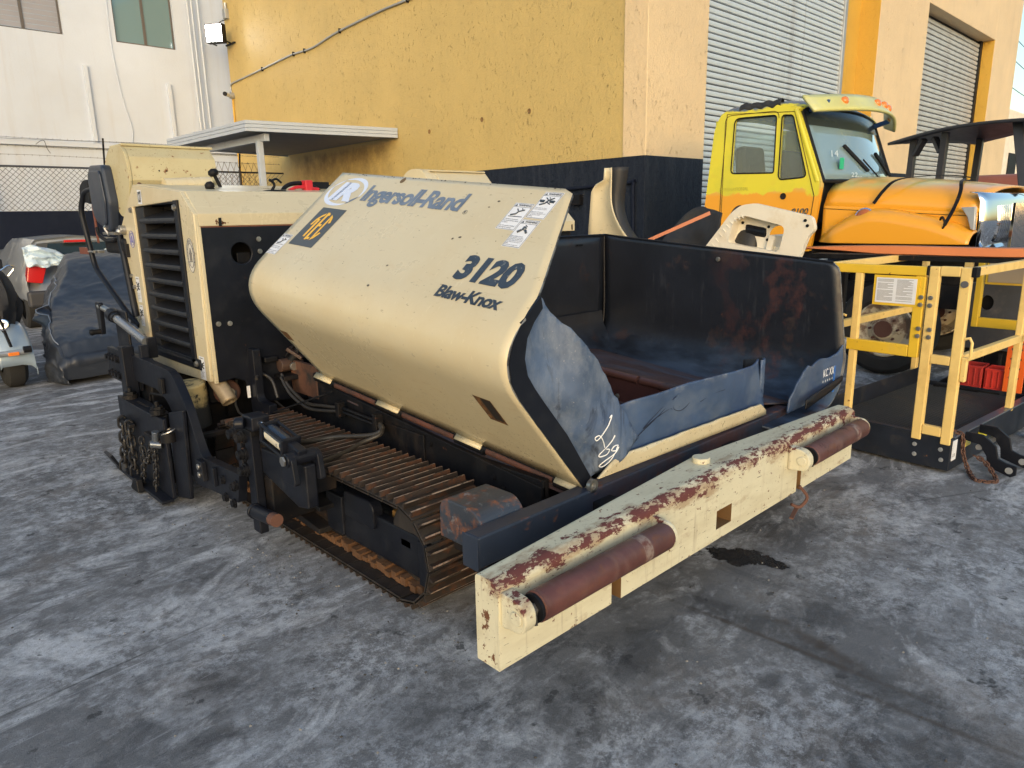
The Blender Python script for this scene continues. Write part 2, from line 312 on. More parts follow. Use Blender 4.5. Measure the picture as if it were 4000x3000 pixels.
# ================================================================ ground
def ground_mat():
    m, nt, b, co = base('yard_concrete')
    sp = nt.nodes.new('ShaderNodeSeparateXYZ'); nt.links.new(co, sp.inputs[0]); X, Y = sp.outputs[0], sp.outputs[1]
    rot = nt.nodes.new('ShaderNodeMapping'); rot.inputs[2].default_value = (0, 0, R(-6)); nt.links.new(co, rot.inputs[0]); ro = rot.outputs[0]
    n1 = nz(nt, co, .8, 9, .70, dist=.6); n2 = nz(nt, ro, 2.4, 9, .72, (1, 2.2, 1), 4.2, .5); n3 = nz(nt, co, 11, 8, .7, off=2.0)
    fine = nz(nt, co, 130, 4, .7); grit = nz(nt, co, 420, 2, .6)
    c = mixc(nt, ramp2(nt, n1, .34, .66), (.130, .132, .140), (.215, .217, .225))
    c = mixc(nt, mul(nt, ramp2(nt, n3, .44, .60), .45), c, (.105, .108, .118))
    sm = nz(nt, ro, .95, 12, .70, (1, 1.9, 1), 21, 1.6); brk = ramp2(nt, nz(nt, co, 30, 8, .8, off=23), .40, .56)
    c = mixc(nt, mul(nt, mul(nt, ramp2(nt, sm, .51, .62), mixf(nt, .62, 1.0, brk)), .95), c, (.60, .61, .635)); c = mixc(nt, mul(nt, ramp2(nt, nz(nt, ro, 1.35, 12, .72, (1, 1.6, 1), 41, 1.8), .52, .64), .88), c, (.050, .051, .057)); c = mixc(nt, mul(nt, ramp2(nt, nz(nt, co, 46, 5, .7, off=29), .60, .66), .4), c, (.30, .30, .31))
    wl = mul(nt, ramp2(nt, mul(nt, n2, mul(nt, n1, .45), 'ADD'), .735, .86), ramp2(nt, nz(nt, co, 22, 7, .8), .38, .56))
    bias = None
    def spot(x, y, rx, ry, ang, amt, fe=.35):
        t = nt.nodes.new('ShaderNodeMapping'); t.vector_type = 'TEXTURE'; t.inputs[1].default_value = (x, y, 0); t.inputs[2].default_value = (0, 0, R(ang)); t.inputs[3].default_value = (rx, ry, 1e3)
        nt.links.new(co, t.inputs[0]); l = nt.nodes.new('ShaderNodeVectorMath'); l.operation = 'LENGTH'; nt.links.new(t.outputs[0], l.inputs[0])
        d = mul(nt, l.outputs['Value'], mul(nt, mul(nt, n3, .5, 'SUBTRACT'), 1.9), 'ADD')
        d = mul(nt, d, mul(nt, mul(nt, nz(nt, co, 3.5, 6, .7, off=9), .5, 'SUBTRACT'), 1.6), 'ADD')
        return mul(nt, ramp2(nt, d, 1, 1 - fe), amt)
    wh = wl
    for a in [(*q_[:2], q_[2]*1.45, q_[3]*1.5, q_[4], 1) for q_ in ((1.2, 2.95, .65, .32, 40, 1), (1.35, 2.3, .55, .3, 20, .9), (.65, 3.2, .5, .35, 10, .7), (3.4, 1.05, .55, .28, -30, 1), (3.9, .75, .7, .4, -20, .9), (4.1, 1.25, .6, .25, 0, .8), (.9, 1.6, .8, .4, 30, .7), (2.0, .9, .6, .35, 10, .75), (1.5, 1.15, .5, .25, 50, .8), (-.3, 4.8, .9, .5, 0, .6), (3.2, .35, .7, .3, 10, .6), (1.0, 5.4, .8, 1.4, 0, .6), (.2, 7.5, 1.0, 1.6, 0, .6), (4.6, .2, .5, .4, 0, 1), (2.9, .45, .4, .2, 0, 1))]:
        wh = mul(nt, wh, mul(nt, spot(*a, fe=.9), ramp2(nt, nz(nt, co, 13, 12, .85, off=a[0]), .47, .56)), 'MAXIMUM')
    c = mixc(nt, mul(nt, wh, .85), c, (.50, .52, .56)); c = mixc(nt, mul(nt, ramp2(nt, nz(nt, ro, 8, 6, .7, (.22, 7, 1), 31), .62, .655), mul(nt, spot(1.1, 2.9, 1.6, 1.1, 0, .8, 1), 1)), c, (.48, .49, .52))
    c = mixc(nt, mul(nt, ramp2(nt, nz(nt, co, 1.6, 6, .7, off=7), .53, .68), .45), c, (.135, .105, .080))     # brown dirt
    st = nz(nt, ro, 5, 7, .75, (.35, 5, 1), 6); c = mixc(nt, mul(nt, ramp2(nt, st, .60, .70), .38), c, (.34, .36, .39))   # scrape marks
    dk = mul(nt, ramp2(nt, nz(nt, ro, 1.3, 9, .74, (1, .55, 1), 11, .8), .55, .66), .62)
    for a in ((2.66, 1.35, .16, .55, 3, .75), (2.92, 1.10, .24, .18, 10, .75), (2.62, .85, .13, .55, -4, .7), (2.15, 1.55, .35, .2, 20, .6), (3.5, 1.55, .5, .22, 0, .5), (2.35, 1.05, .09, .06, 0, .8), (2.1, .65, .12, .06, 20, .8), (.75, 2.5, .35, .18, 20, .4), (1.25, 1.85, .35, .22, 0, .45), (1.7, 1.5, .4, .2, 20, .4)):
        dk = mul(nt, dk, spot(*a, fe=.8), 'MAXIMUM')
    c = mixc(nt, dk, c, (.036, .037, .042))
    c = mixc(nt, mul(nt, ramp2(nt, nz(nt, co, 7, 5, .6, off=13), .66, .70), .8), c, (.030, .032, .036))        # small oil drips
    oil = spot(3.17, 1.66, .10, .16, 20, 1, .12); oil = mul(nt, oil, spot(3.235, 1.50, .06, .12, 8, 1, .15), 'MAXIMUM')
    c = mixc(nt, oil, c, (.006, .006, .008))
    c = mixc(nt, spot(2.9, 3.6, 1.5, 2.3, 0, .6, .6), c, (.06, .055, .052)); rs = spot(1.95, 3.1, .42, 1.1, 0, .55, .8); c = mixc(nt, mul(nt, rs, ramp2(nt, n3, .4, .6)), c, (.13, .060, .028))  # contact shade painted in under the paver, then rust staining by the track
    c = mixc(nt, ramp2(nt, grit, .60, .72), c, (.30, .30, .31)); c = mixc(nt, ramp2(nt, nz(nt, co, 260, 2, .5, off=3), .64, .70), c, (.02, .02, .024))
    for a_ in ((.45, 2.96, .7, .010, 5, .8), (.1, 3.6, 1.2, .008, 24, .5), (4.75, 1.15, .012, .8, 62, .6)): c = mixc(nt, spot(*a_, fe=.9), c, (.035, .034, .036))
    for a_ in ((2.60, 1.15, .022, .85, 3, .7), (2.70, 1.0, .05, .30, -14, .7), (2.52, .55, .02, .5, 4, .6)): c = mixc(nt, spot(*a_, fe=.9), c, (.055, .040, .030))
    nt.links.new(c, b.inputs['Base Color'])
    r = mixf(nt, dk, mixf(nt, n3, .72, .95), .55); r = mixf(nt, oil, r, .22); nt.links.new(r, b.inputs['Roughness'])
    h = mul(nt, mul(nt, fine, .5), mul(nt, n3, .9), 'ADD'); h = mul(nt, h, mul(nt, grit, .35), 'ADD'); h = mul(nt, h, mul(nt, n2, 1.2), 'ADD')
    bp = nt.nodes.new('ShaderNodeBump'); bp.inputs['Strength'].default_value = .75; bp.inputs['Distance'].default_value = .010
    nt.links.new(h, bp.inputs['Height']); nt.links.new(bp.outputs[0], b.inputs['Normal'])
    return m
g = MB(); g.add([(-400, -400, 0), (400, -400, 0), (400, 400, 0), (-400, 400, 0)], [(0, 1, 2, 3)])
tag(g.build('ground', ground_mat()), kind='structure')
rp_ = random.Random(9); pm_ = MB(); cols_ = [flat('pebble_pale', (.22, .21, .195), .9), flat('pebble_dark', (.06, .055, .05), .9)]
for _i in range(1500):
    a_ = rp_.random(); x_, y_ = (rp_.uniform(-1.2, 5.5), rp_.uniform(.2, 7)) if a_ < .7 else (rp_.uniform(1.2, 2.2), rp_.uniform(2.0, 5.2)); r_ = rp_.choice((.0015, .002, .003, .0045)); pm_.mi = rp_.random() < .55
    pm_.add([(x_ + r_*dx*rp_.uniform(.7, 1.4), y_ + r_*dy*rp_.uniform(.7, 1.4), dz*r_) for dx, dy, dz in ((-1, -1, 0), (1, -1, 0), (1, 1, 0), (-1, 1, 0), (0, 0, 1.3))], [(0, 1, 4), (1, 2, 4), (2, 3, 4), (3, 0, 4)])
tag(pm_.build('loose_grit', cols_), kind='stuff', label='scattered grains of loose grit lying on the concrete yard', cat='grit')

# ================================================================ far white building
WHW = surf('white_stucco', (.55, .60, .68), .8, var=.03, vs=.8, bump=.35, bs=22, bd=.012, layers=[((.50, .53, .58), .9, .5, .8, dict(amt=.5)), ((.45, .42, .40), 1.1, .55, .8, dict(amt=.35, st=(4, 4, .25)))])
wb = thing('apartment_building', (2, 23, 0), 'white stucco building with two upper windows and thin pipes behind the chain-link fence', 'building')
m = MB(); wx = [(3.95, 5.72), (7.0, 8.62)]; wz0, wz1 = 6.55, 7.75     # wall with two window openings
xs = [-14, 3.95, 5.72, 7.0, 8.62, 16]
for i in range(5):
    if i in (1, 3): m.box((xs[i], 23, 0), (xs[i+1], 23.6, 6.66)); m.box((xs[i], 23, 8.3), (xs[i+1], 23.6, 12))
    else: m.box((xs[i], 23, 0), (xs[i+1], 23.6, 12))
m.build('wall', WHW, wb)
box('ledge', (-14, 22.9, 3.80), (16, 22.997, 3.92), WHW, wb)
FR = flat('bronze_frame', (.10, .085, .075), .4)
BL = surf('blind_slat', (.30, .30, .33), .5, var=.05, bump=0)
for i, (x0, x1) in enumerate(((3.95, 5.72), (7.0, 8.62))):
    f = MB(); y0, y1, z0, z1 = 23.1, 23.16, 6.66, 8.3
    f.box((x0, y0, z0), (x0+.05, y1, z1)).box((x1-.05, y0, z0), (x1, y1, z1)).box((x0+.05, y0, z0), (x1-.05, y1, z0+.05)).box((x0+.05, y0, z1-.05), (x1-.05, y1, z1))
    xm = (x0+x1)/2; f.box((xm-.035, y0-.01, z0+.05), (xm+.035, y1, z1-.05))
    fo = f.build('window', FR, wb, .004)
    for a, b_ in ((x0+.05, xm-.035), (xm+.035, x1-.05)):
        if i: MB().box((a, 23.12, z0+.05), (b_, 23.135, z1-.05)).build('pane', flat('sea_green_glass', (.13, .22, .25), .12, coat=.6), fo)
        else:
            z = z0 + .06
            while z < z1 - .1:
                MB().box((a+.004, 23.115, z), (b_-.004, 23.135, z+.118), Matrix.Rotation(R(6), 3, 'X')).build('slat', BL, fo); z += .125
for x, z0, z1 in ((3.15, .5, 12), (3.55, .5, 12), (9.02, 3.9, 12), (9.14, 3.9, 12), (9.32, 3.9, 12)):
    MB().cyl((x, 22.87, z0), (x, 22.87, z1), .028, n=10).build('wall_pipe', WHW, wb)
for x, zt in ((6.05, 5.95), (8.20, 5.70)): box('wall_fin', (x, 22.90, 3.92), (x+.10, 22.997, zt), WHW, wb)
MB().tube([(-3, 22.86, 3.98), (2, 22.86, 3.99), (4, 22.86, 3.94), (7, 22.86, 3.97), (10, 22.86, 3.92)], .010, 6, smooth=4).build('cable', GALV, wb)
MB().tube([(6.9, 22.97, 8.3), (6.85, 22.97, 6.6), (6.95, 22.97, 5.2), (7.1, 22.97, 4.4), (7.05, 22.97, 3.95)], .012, 6, smooth=4).build('cable', WHW, wb)

# ================================================================ boundary wall with chain-link on top
NAVYW = surf('navy_painted_wall', (.008, .012, .026), .7, spec=.15, var=.12, vs=1.5, bump=.4, bs=18, bd=.010, layers=[((.02, .026, .04), 2, .5, .8, dict(amt=.5))])
bw = thing('boundary_wall', (2, 18.5, 0), 'low navy painted boundary wall below the chain-link fence', 'wall')
box('wall', (-12, 18.5, 0), (9.5, 18.7, 2.04), NAVYW, bw, .01)
FEN = flat('fence_wire', (.07, .075, .085), .5, .3)
fe = thing('chain_link_fence', (2, 18.6, 2.04), 'chain-link fence with barbed wire strands on top of the navy wall', 'fence')
m = MB(); s_ = .115; z0, z1 = 2.05, 2.95
for k in range(int(14 / s_) + 14):
    x = -3 + k * s_
    for sg in (1, -1):
        xa, xb = x, x + sg * (z1 - z0)
        if max(xa, xb) > 9.4 or min(xa, xb) < -4: continue
        m.tube([(xa, 18.6 + sg*.003, z0), (xb, 18.6 + sg*.003, z1)], .0055, 3, cap=False)
tag(m.build('wire_mesh', FEN, fe), kind='stuff')
MB().cyl((-4, 18.6, 2.97), (9.4, 18.6, 2.97), .022, n=8).build('top_rail', FEN, fe)
for x in (-1.2, 1.9, 5.05, 8.2):
    MB().cyl((x, 18.6, 2.04), (x, 18.6, 3.02), .03, n=10).build('post', FEN, fe)
    MB().bar((x, 18.6, 3.0), (x+.02, 18.5, 3.62), .03, .03).build('barb_arm', BLACKD, fe)
for i, z in enumerate((3.2, 3.38, 3.55)):
    pts = [(-4 + j*.7, 18.57 - i*.03, z + .01 * math.sin(j*1.3 + i)) for j in range(20)]; b_ = MB().tube(pts, .0045, 4)
    for j in range(95):
        x = -3.9 + j*.14; b_.bar((x, 18.56-i*.03, z-.018), (x+.012, 18.58-i*.03, z+.018), .004, .004)
    b_.build('barbed_wire', FEN, fe)
MB().tube([(3.75, 18.5, 3.42), (3.85, 18.5, 3.5), (3.92, 18.5, 3.5), (3.95, 18.5, 3.35), (4.0, 18.5, 3.25)], .006, 5, smooth=5).build('loose_wire', FEN, fe)
rz_ = thing('razor_wire_coil', (8.2, 18.55, 2.5), 'loose coils of razor wire beside the yellow building below the canopy', 'razor wire')
pts = [(7.1 + t*.011 + .05*math.sin(t*.9), 18.45 + .22*math.cos(t*.45), 2.85 + .36*math.sin(t*.45)) for t in range(150)]
MB().tube(pts, .005, 4).build('coil', flat('rusty_wire', (.16, .11, .07), .6, .4), rz_)

# ================================================================ yellow warehouse
def stucco(name, col, dark):
    m, nt, b, co = base(name)
    sp = nt.nodes.new('ShaderNodeSeparateXYZ'); nt.links.new(co, sp.inputs[0])
    n1 = nz(nt, co, .7, 6); c = mixc(nt, ramp2(nt, n1, .3, .7), tuple(x*.93 for x in col), tuple(x*1.07 for x in col))
    pit = nz(nt, co, 13, 7, .75, (1.2, 1.2, .7), dist=1.0); pf = ramp2(nt, pit, .60, .66)
    sc_ = ramp2(nt, nz(nt, co, 1.6, 4, off=4), .36, .54)
    pf = mul(nt, pf, sc_)
    c = mixc(nt, mul(nt, pf, .33), c, dark); c = mixc(nt, mul(nt, ramp2(nt, nz(nt, co, 1.2, 7, .7, (3, 3, .4), 5), .52, .8), .25), c, tuple(x*.6 for x in col))
    gr = mul(nt, mul(nt, ramp2(nt, sp.outputs[1], 13.0, 14.0), ramp2(nt, sp.outputs[1], 19.0, 17.5)), mul(nt, ramp2(nt, sp.outputs[2], 3.42, 3.3), ramp2(nt, sp.outputs[2], 1.8, 3.2)))  # mask below the canopy: mottled grime together with painted canopy shade
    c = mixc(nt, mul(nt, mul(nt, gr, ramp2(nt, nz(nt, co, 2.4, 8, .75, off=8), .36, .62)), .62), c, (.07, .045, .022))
    band = nt.nodes.new('ShaderNodeMath'); band.operation = 'LESS_THAN'; nt.links.new(mul(nt, sp.outputs[2], mul(nt, n1, .01), 'ADD'), band.inputs[0]); band.inputs[1].default_value = 2.585
    bc = mixc(nt, ramp2(nt, pit, .35, .6), (.010, .014, .026), (.020, .027, .042))
    bc = mixc(nt, mul(nt, ramp2(nt, nz(nt, co, 2.2, 7, .7, (3, 3, .35), 2), .5, .75), .5), bc, (.05, .06, .08))
    c = mixc(nt, band.outputs[0], c, bc)
    nt.links.new(c, b.inputs['Base Color']); b.inputs['Roughness'].default_value = .6; nt.links.new(mixf(nt, band.outputs[0], .45, .12), b.inputs['Specular IOR Level'])
    h = mul(nt, mul(nt, pit, 1.0), mul(nt, pf, -1.4), 'ADD'); h = mul(nt, h, mul(nt, nz(nt, co, 30, 4), .5), 'ADD')
    bp = nt.nodes.new('ShaderNodeBump'); bp.inputs['Strength'].default_value = .75; bp.inputs['Distance'].default_value = .022
    nt.links.new(h, bp.inputs['Height']); nt.links.new(bp.outputs[0], b.inputs['Normal']); return m
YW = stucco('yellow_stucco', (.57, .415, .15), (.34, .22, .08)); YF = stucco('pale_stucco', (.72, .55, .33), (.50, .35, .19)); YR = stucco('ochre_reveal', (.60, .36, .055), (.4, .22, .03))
wh = thing('warehouse', (9.0, 6.5, 0), 'yellow stucco warehouse with a navy base band and two roller door openings', 'warehouse')
def wl(name, poly, z0, z1, mat): return MB().prism(poly, 2, z0, z1).build(name, mat, wh, .012)
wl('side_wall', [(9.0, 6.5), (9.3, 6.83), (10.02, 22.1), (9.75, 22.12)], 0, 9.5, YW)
d1, d1b, d2, d2b, ew = 10.58, 16.45, 20.45, 26.45, 29.15; yb = 6.5
def fw(name, x0, x1, z0, z1, mat=YF): return box(name, (x0, yb - .004, z0), (x1, yb + .42, z1), mat, wh, .012)
fw('front_pier', 9.0, d1, 0, 9.5); fw('front_pier', 17.4, d2, 0, 9.5); fw('front_pier', d2b, ew, 0, 9.5)
fw('lintel', d1, 17.4, 7.6, 9.5); fw('lintel', d2, d2b, 6.58, 9.5)
box('door_reveal', (16.47, yb + .41, 0), (17.4, yb + .47, 7.6), YR, wh, 0)
box('door_reveal', (d2b - .006, yb + .002, 0), (d2b - .001, yb + .40, 6.58), YR, wh, 0)
MB().add([(17.395, yb, 0), (17.395, yb + .41, 0), (17.395, yb + .41, 7.6), (17.395, yb, 7.6)], [(0, 1, 2, 3)]).build('door_reveal', YR, wh)
box('end_wall', (ew - .3, yb + .42, 0), (ew, 18, 9.5), YF, wh, .01)
box('door_track', (16.33, yb + .30, 0), (16.46, yb + .40, 7.6), GALV, wh, .01)
box('door_track', (26.25, yb + .30, 0), (26.44, yb + .40, 6.58), BLACKD, wh, .01)
box('door_track', (d1, yb + .36, 0), (d1 + .05, yb + .42, 7.6), GALV, wh, .01)
SL1 = surf('roller_slat_pale', (.56, .62, .66), .38, .25, var=.05, vs=1.5, bump=.05, bs=9, layers=[((.22, .24, .26), 1.6, .60, .72, dict(st=(3, 1, .5), amt=.6)), ((.45, .49, .52), 3, .5, .7, dict(st=(1, 1, .2), amt=.5))])
SL2 = surf('roller_slat_worn', (.46, .47, .46), .45, .25, var=.1, vs=2, bump=.1, bs=9, layers=[((.24, .24, .23), 4, .54, .66, dict(st=(.4, 1, 3), amt=.6, d=8)), ((.62, .63, .62), 7, .55, .7, dict(st=(.3, 1, 4), amt=.5))])
def roller(name, x0, x1, z0, z1, y, mat, pitch, label):
    t = thing(name, (x0, y, 0), label, 'roller door')
    box('backing', (x0, y + .05, 0), (x1, y + .07, z1), BLACKD, t, 0)
    pr = [(y + .030, 0), (y + .008, pitch*.10), (y, pitch*.45), (y + .008, pitch*.80), (y + .030, pitch*.90), (y + .036, pitch*.90), (y + .036, 0)]
    src = MB().prism(pr, 0, x0, x1).build('slat', mat, t, 0, smooth=50)
    k = 0; bz = src.location.copy()
    src.location = bz + V((0, 0, z0))
    while z0 + (k + 2) * pitch < z1:
        k += 1; inst(src, 'slat', t, loc=bz + V((0, random.uniform(-.004, .004), z0 + k*pitch + random.uniform(-.002, .002))))
roller('roller_door', d1 + .04, 16.36, .02, 7.6, yb + .34, SL1, .098, 'pale blue-white corrugated roller door directly behind the yellow truck cab')
roller('roller_door', d2, 26.3, .02, 6.6, yb + .34, SL2, .125, 'weathered grey roller door behind the black canopied machine')
# wall under the canopy: grime, plus some canopy shade painted into the stucco
# canopy
WP2 = surf('canopy_white', (.42, .47, .54), .4, var=.04, bump=.02, layers=[((.35, .36, .36), 4, .55, .75, dict(st=(1, 1, .3), amt=.4))])
cn = thing('canopy', (7.8, 15.6, 0), 'white lean-to canopy on a slim post against the yellow side wall', 'canopy')
z0, z1 = 3.40, 3.60; c4 = [(6.23, 13.65), (9.29, 13.10), (9.55, 18.55), (6.2, 17.75)]
MB().prism([(6.27, 13.69), (9.28, 13.14), (9.53, 18.5), (6.24, 17.7)], 2, 3.43, 3.56).build('roof_panel', surf('canopy_soffit', (.24, .25, .27), .5, var=.08, bump=.05), cn)
def fascia(p, q):
    p, q = V((*p, 0)), V((*q, 0))
    for k in range(3):
        a = 3.40 + k*.067; MB().bar(p + V((0, 0, a+.0325)), q + V((0, 0, a+.0325)), .03 + .008*(k == 2), .062).build('fascia_strip', WP2, cn, .004)
for i in (0, 2, 3): fascia(c4[i], c4[(i+1) % 4])
MB().bar((6.66, 13.72, 3.32), (6.66, 17.7, 3.32), .10, .14).build('beam', WP2, cn, .006)
MB().bar((6.60, 13.95, 0), (6.60, 13.95, 3.26), .11, .11, up=(0, 1, 0)).build('post', WP2, cn, .006)
# conduit on side wall
def sw(y, z, off=.03): return (9.0 + (y - 6.5) * .0481 - off, y, z)
def cwall(u): pass
# ---------------------------------------------------------------- fittings on the side wall
co_ = thing('wall_conduit', sw(17, 5.8), 'grey conduit running loosely along the yellow side wall to the camera', 'conduit')
cp = [(11.2, 5.95), (12.48, 5.94), (13.48, 5.95), (14.66, 5.92), (15.27, 5.90), (15.86, 5.86), (16.53, 5.79), (17.09, 5.79), (17.71, 5.82), (18.33, 5.81), (19.69, 5.77), (21.51, 5.73), (21.93, 5.72), (22.07, 5.65), (22.05, 5.48)]
MB().tube([sw(y, z) for y, z in cp], .022, 8, smooth=4).build('pipe', GALV, co_, smooth=60)
for y, z in [cp[i] for i in (1, 4, 7, 8, 10)]:
    x_ = sw(y, z); MB().box((x_[0]-.028, y-.012, z-.05), (x_[0]+.03, y+.012, z+.05)).build('clip', BLACKD, co_)
sc = thing('security_camera', sw(21.98, 5.38), 'small white bullet security camera at the far end of the yellow wall', 'camera')
c0 = V(sw(21.98, 5.38, 0)); MB().cyl(c0, c0 + V((-.12, 0, 0)), .09, n=16).build('mount', GALV, sc)
MB().cyl(c0 + V((-.12, 0, 0)), c0 + V((-.34, -.2, .0)), .055, .06).build('body', WHITEP, sc); MB().cyl(c0 + V((-.34, -.2, 0)), c0 + V((-.36, -.22, 0)), .062).build('lens_hood', BLACKD, sc)
pp = tag(MB().tube([sw(22.0, 5.3), sw(22.02, 4.6), sw(22.02, 3.0), sw(22.02, .2)], .03, 8).build('downpipe', YR), 'thin ochre pipe down the far corner of the yellow wall under the security camera', 'pipe')
fl = thing('floodlight', sw(21.7, 6.95), 'lit rectangular floodlight on a bracket at the far end of the yellow wall', 'floodlight')
f0 = V(sw(21.7, 6.95, 0)); rt = Matrix.Rotation(R(36), 3, 'Z') @ Matrix.Rotation(R(0), 3, 'Y')
def fb(name, a, b, mat, **k): return MB().box(f0 + V(a), f0 + V(b), rt, f0 + V((-.5, 0, 0))).build(name, mat, fl, .008, **k)
fb('housing', (-.62, -.33, -.25), (-.42, .20, .25), BLACKD)
fb('lens', (-.632, -.30, -.22), (-.622, .17, .22), flat('lit_lens', (1, .97, .90), .3, emit=30))
for dy in (-.34, .21): fb('bracket_arm', (-.52, dy-.01, -.22), (-.06, dy+.01, -.18), BLACKD)
MB().bar(f0 + V((-.05, -.30, -.2)), f0 + V((-.05, .30, -.2)), .04, .04).build('bracket', BLACKD, fl)
MB().tube([f0 + V((-.45, 0, .2)), f0 + V((-.25, .05, .38)), f0 + V((-.1, .05, .45))], .012, 6, smooth=4).build('cable', BLACKD, fl)
jb = thing('junction_box', sw(21.8, 7.6), 'grey junction box above the floodlight', 'junction box')
j0 = V(sw(21.8, 7.6, 0)); MB().box(j0 + V((-.12, -.09, -.16)), j0 + V((0, .09, .10))).build('cover', GALV, jb, .01); MB().cyl(j0 + V((-.05, 0, .1)), j0 + V((-.05, 0, .26)), .045).build('gland', GALV, jb)
w2 = thing('base_pipe', sw(6.8, 2.2), 'navy painted pipe bent down the base of the yellow building beside its corner', 'pipe')
MB().tube([sw(9.2, 2.12, .04), sw(7.9, 2.16, .04), sw(6.75, 2.2, .04), sw(6.69, 2.14, .04), sw(6.66, 1.0, .04), sw(6.66, 0.02, .04)], .028, 8, smooth=3).build('pipe', NAVYW, w2, smooth=60)
x_ = sw(7.85, 2.0, 0); box('outlet_box', (x_[0]-.10, 7.74, 1.90), (x_[0], 7.96, 2.06), BLACKD, w2)
b_ = MB()
for y, z in ((10.27, 3.47), (11.95, 3.42), (8.99, 3.47)):
    x_ = V(sw(y, z, -.002)); b_.lathe(x_, (-1, .048, 0), [(.012, .045), (.018, .035), (.004, .018), (.006, 0)], 10)
b_.build('anchor_scar', surf('scar', (.22, .13, .05), .9), wh)

# ---------------------------------------------------------------- covered car
def fold(p):
    q = V((p.x, p.y*.8, p.z*1.6)); w = noise.noise(p*1.1)
    a = 1 - abs(noise.noise(V((p.x*2.0 + 1.5*w, p.y*1.1 + p.z*2.2, p.z*2.6 + w)))*2.2)
    b_ = 1 - abs(noise.noise(V((p.x*4.5 + 2*w, p.y*3.2 - p.z*5, p.z*4)))*2.4)
    c = 1 - abs(noise.noise(V((p.x*9, p.y*8 + p.z*10, p.z*7 + 3*w)))*2.4)
    return .036*a*a*a + .022*b_*abs(b_) + .012*c - .04
COVER = surf('car_cover_fabric', (.024, .030, .043), .42, var=.12, vs=2, bump=.15, bs=30, layers=[((.15, .17, .21), 3, .55, .78, dict(amt=.4, st=(1, .5, 2))), ((.3, .32, .36), 14, .72, .76, dict(amt=.5))], spec=.6)
cc = thing('covered_car', (2.6, 10.8, 0), 'low car under a wrinkled dark grey cover in front of the grey SUV', 'covered car')
prof = [(8.95, .12), (8.98, .42), (9.25, .56), (9.7, .66), (10.1, .72), (10.4, .80), (10.9, 1.08), (11.3, 1.30), (11.8, 1.38), (12.4, 1.34), (12.9, 1.10), (13.2, .95), (13.35, .5), (13.4, .12)]
rows = []; NY = 150; NT = 150
def pf(y, pr):
    for (a, b), (c, d) in zip(pr, pr[1:]):
        if a <= y <= c: t = (y-a)/(c-a+1e-9); return b + (d-b)*t
    return pr[-1][1]
for i in range(NY + 1):
    y = 8.95 + 4.45 * i / NY; h = (pf(y, prof) + pf(min(y+.12, 13.4), prof) + pf(max(y-.12, 8.95), prof))/3; row = []
    e = 1 - max(0, (9.4 - y)/.45)**2 * .16 - max(0, (y - 12.9)/.5)**2 * .18
    for j in range(NT + 1):
        t = -1 + 2*j/NT; s = 1 if t > 0 else -1; a = abs(t)
        hw = .95*e; hz = max(h, .16); tz = .66 if h > .95 else 1.0; k = max(0, min(1, (h-.8)/.4)); hw_top = hw*(1 - .30*k); sh = .75
        if a < .40: x = hw_top*(a/.40)*.92; z = hz - .04*(a/.4)**3
        elif a < .62: u = (a-.40)/.22; x = hw_top*.92 + (hw - hw_top*.92)*u**.9*(1 if k else 1); z = (hz-.04)*(1-u) + min(hz*.86, .74)*u
        else: u = (a-.62)/.38; x = hw + .05*math.sin(u*3.1) + .03*u; z = min(hz*.86, .74)*(1-u) + .012*u
        p = V((2.64 + .20*(y-9.3) + s*x, y, z)); d = fold(p); w_ = .35 + .9*max(0, (a-.45))
        if 9.95 < y < 10.35 and .5 < a < .66 and s < 0: p += V((-.13*math.sin((y-9.95)/.4*math.pi), 0, .06))
        n = V((s*(.2 if a < .45 else 1), -.35 if y < 9.6 else 0, .9 if a < .5 else .15)).normalized(); p += n*d*w_*1.5
        if a > .8: p.x += s*.05*math.sin(y*9 + 2*noise.noise(p*2)) * (a-.8)/.2
        p.z = max(p.z, .008); row.append(p)
    rows.append(row)
MB().grid(rows).build('cover', COVER, cc, smooth=80, solid=.004)
MB().grid([[rows[0][j]*1 for j in range(NT+1)], [V((rows[0][j].x, 8.99, max(.008, rows[0][j].z*.3))) for j in range(NT+1)]]).build('front_skirt', COVER, cc, smooth=80)
b_ = MB(); k = int(NT*.25)
b_.tube([rows[i][k] + V((-.006, 0, .008)) for i in range(6, 100)], .006, 5); b_.build('seam', flat('seam_piping', (.25, .28, .33), .6), cc)

# ---------------------------------------------------------------- grey SUV behind it
SUVP = surf('grey_car_paint', (.33, .35, .37), .3, .3, var=.05, bump=0, coat=.6, layers=[((.42, .42, .41), 5, .52, .7, dict(amt=.6))])
sv = thing('parked_suv', (3.2, 16, 0), 'dusty grey SUV with a red tail lamp and torn plastic over its rear window', 'car')
sec = [(-.78, .42), (-.90, .55), (-.92, .85), (-.86, 1.02), (-.70, 1.42), (-.60, 1.52), (0, 1.57)]; sec = sec + [(-x, z) for x, z in sec[-2::-1]]
rows = []
for y, sx, sz, dz in ((14.12, .90, .80, .02), (14.0, .96, .93, 0), (14.02, .98, .96, 0), (14.35, 1, .99, 0), (15.2, 1, 1, 0), (16.3, 1, .99, 0), (17.0, 1, .72, .1), (18.0, .97, .68, .1), (18.3, .9, .62, .1)):
    rows.append([V((3.27 + x*sx, y + (.38 if (z > 1.05 and y < 14.2) else 0) * min(1, (z-1.0)*2.2), .42 + (z-.42)*sz + dz)) for x, z in sec])
m = MB().grid(rows); m.add([p for p in rows[0]], [tuple(range(len(sec)))]); m.build('body', SUVP, sv, smooth=40)
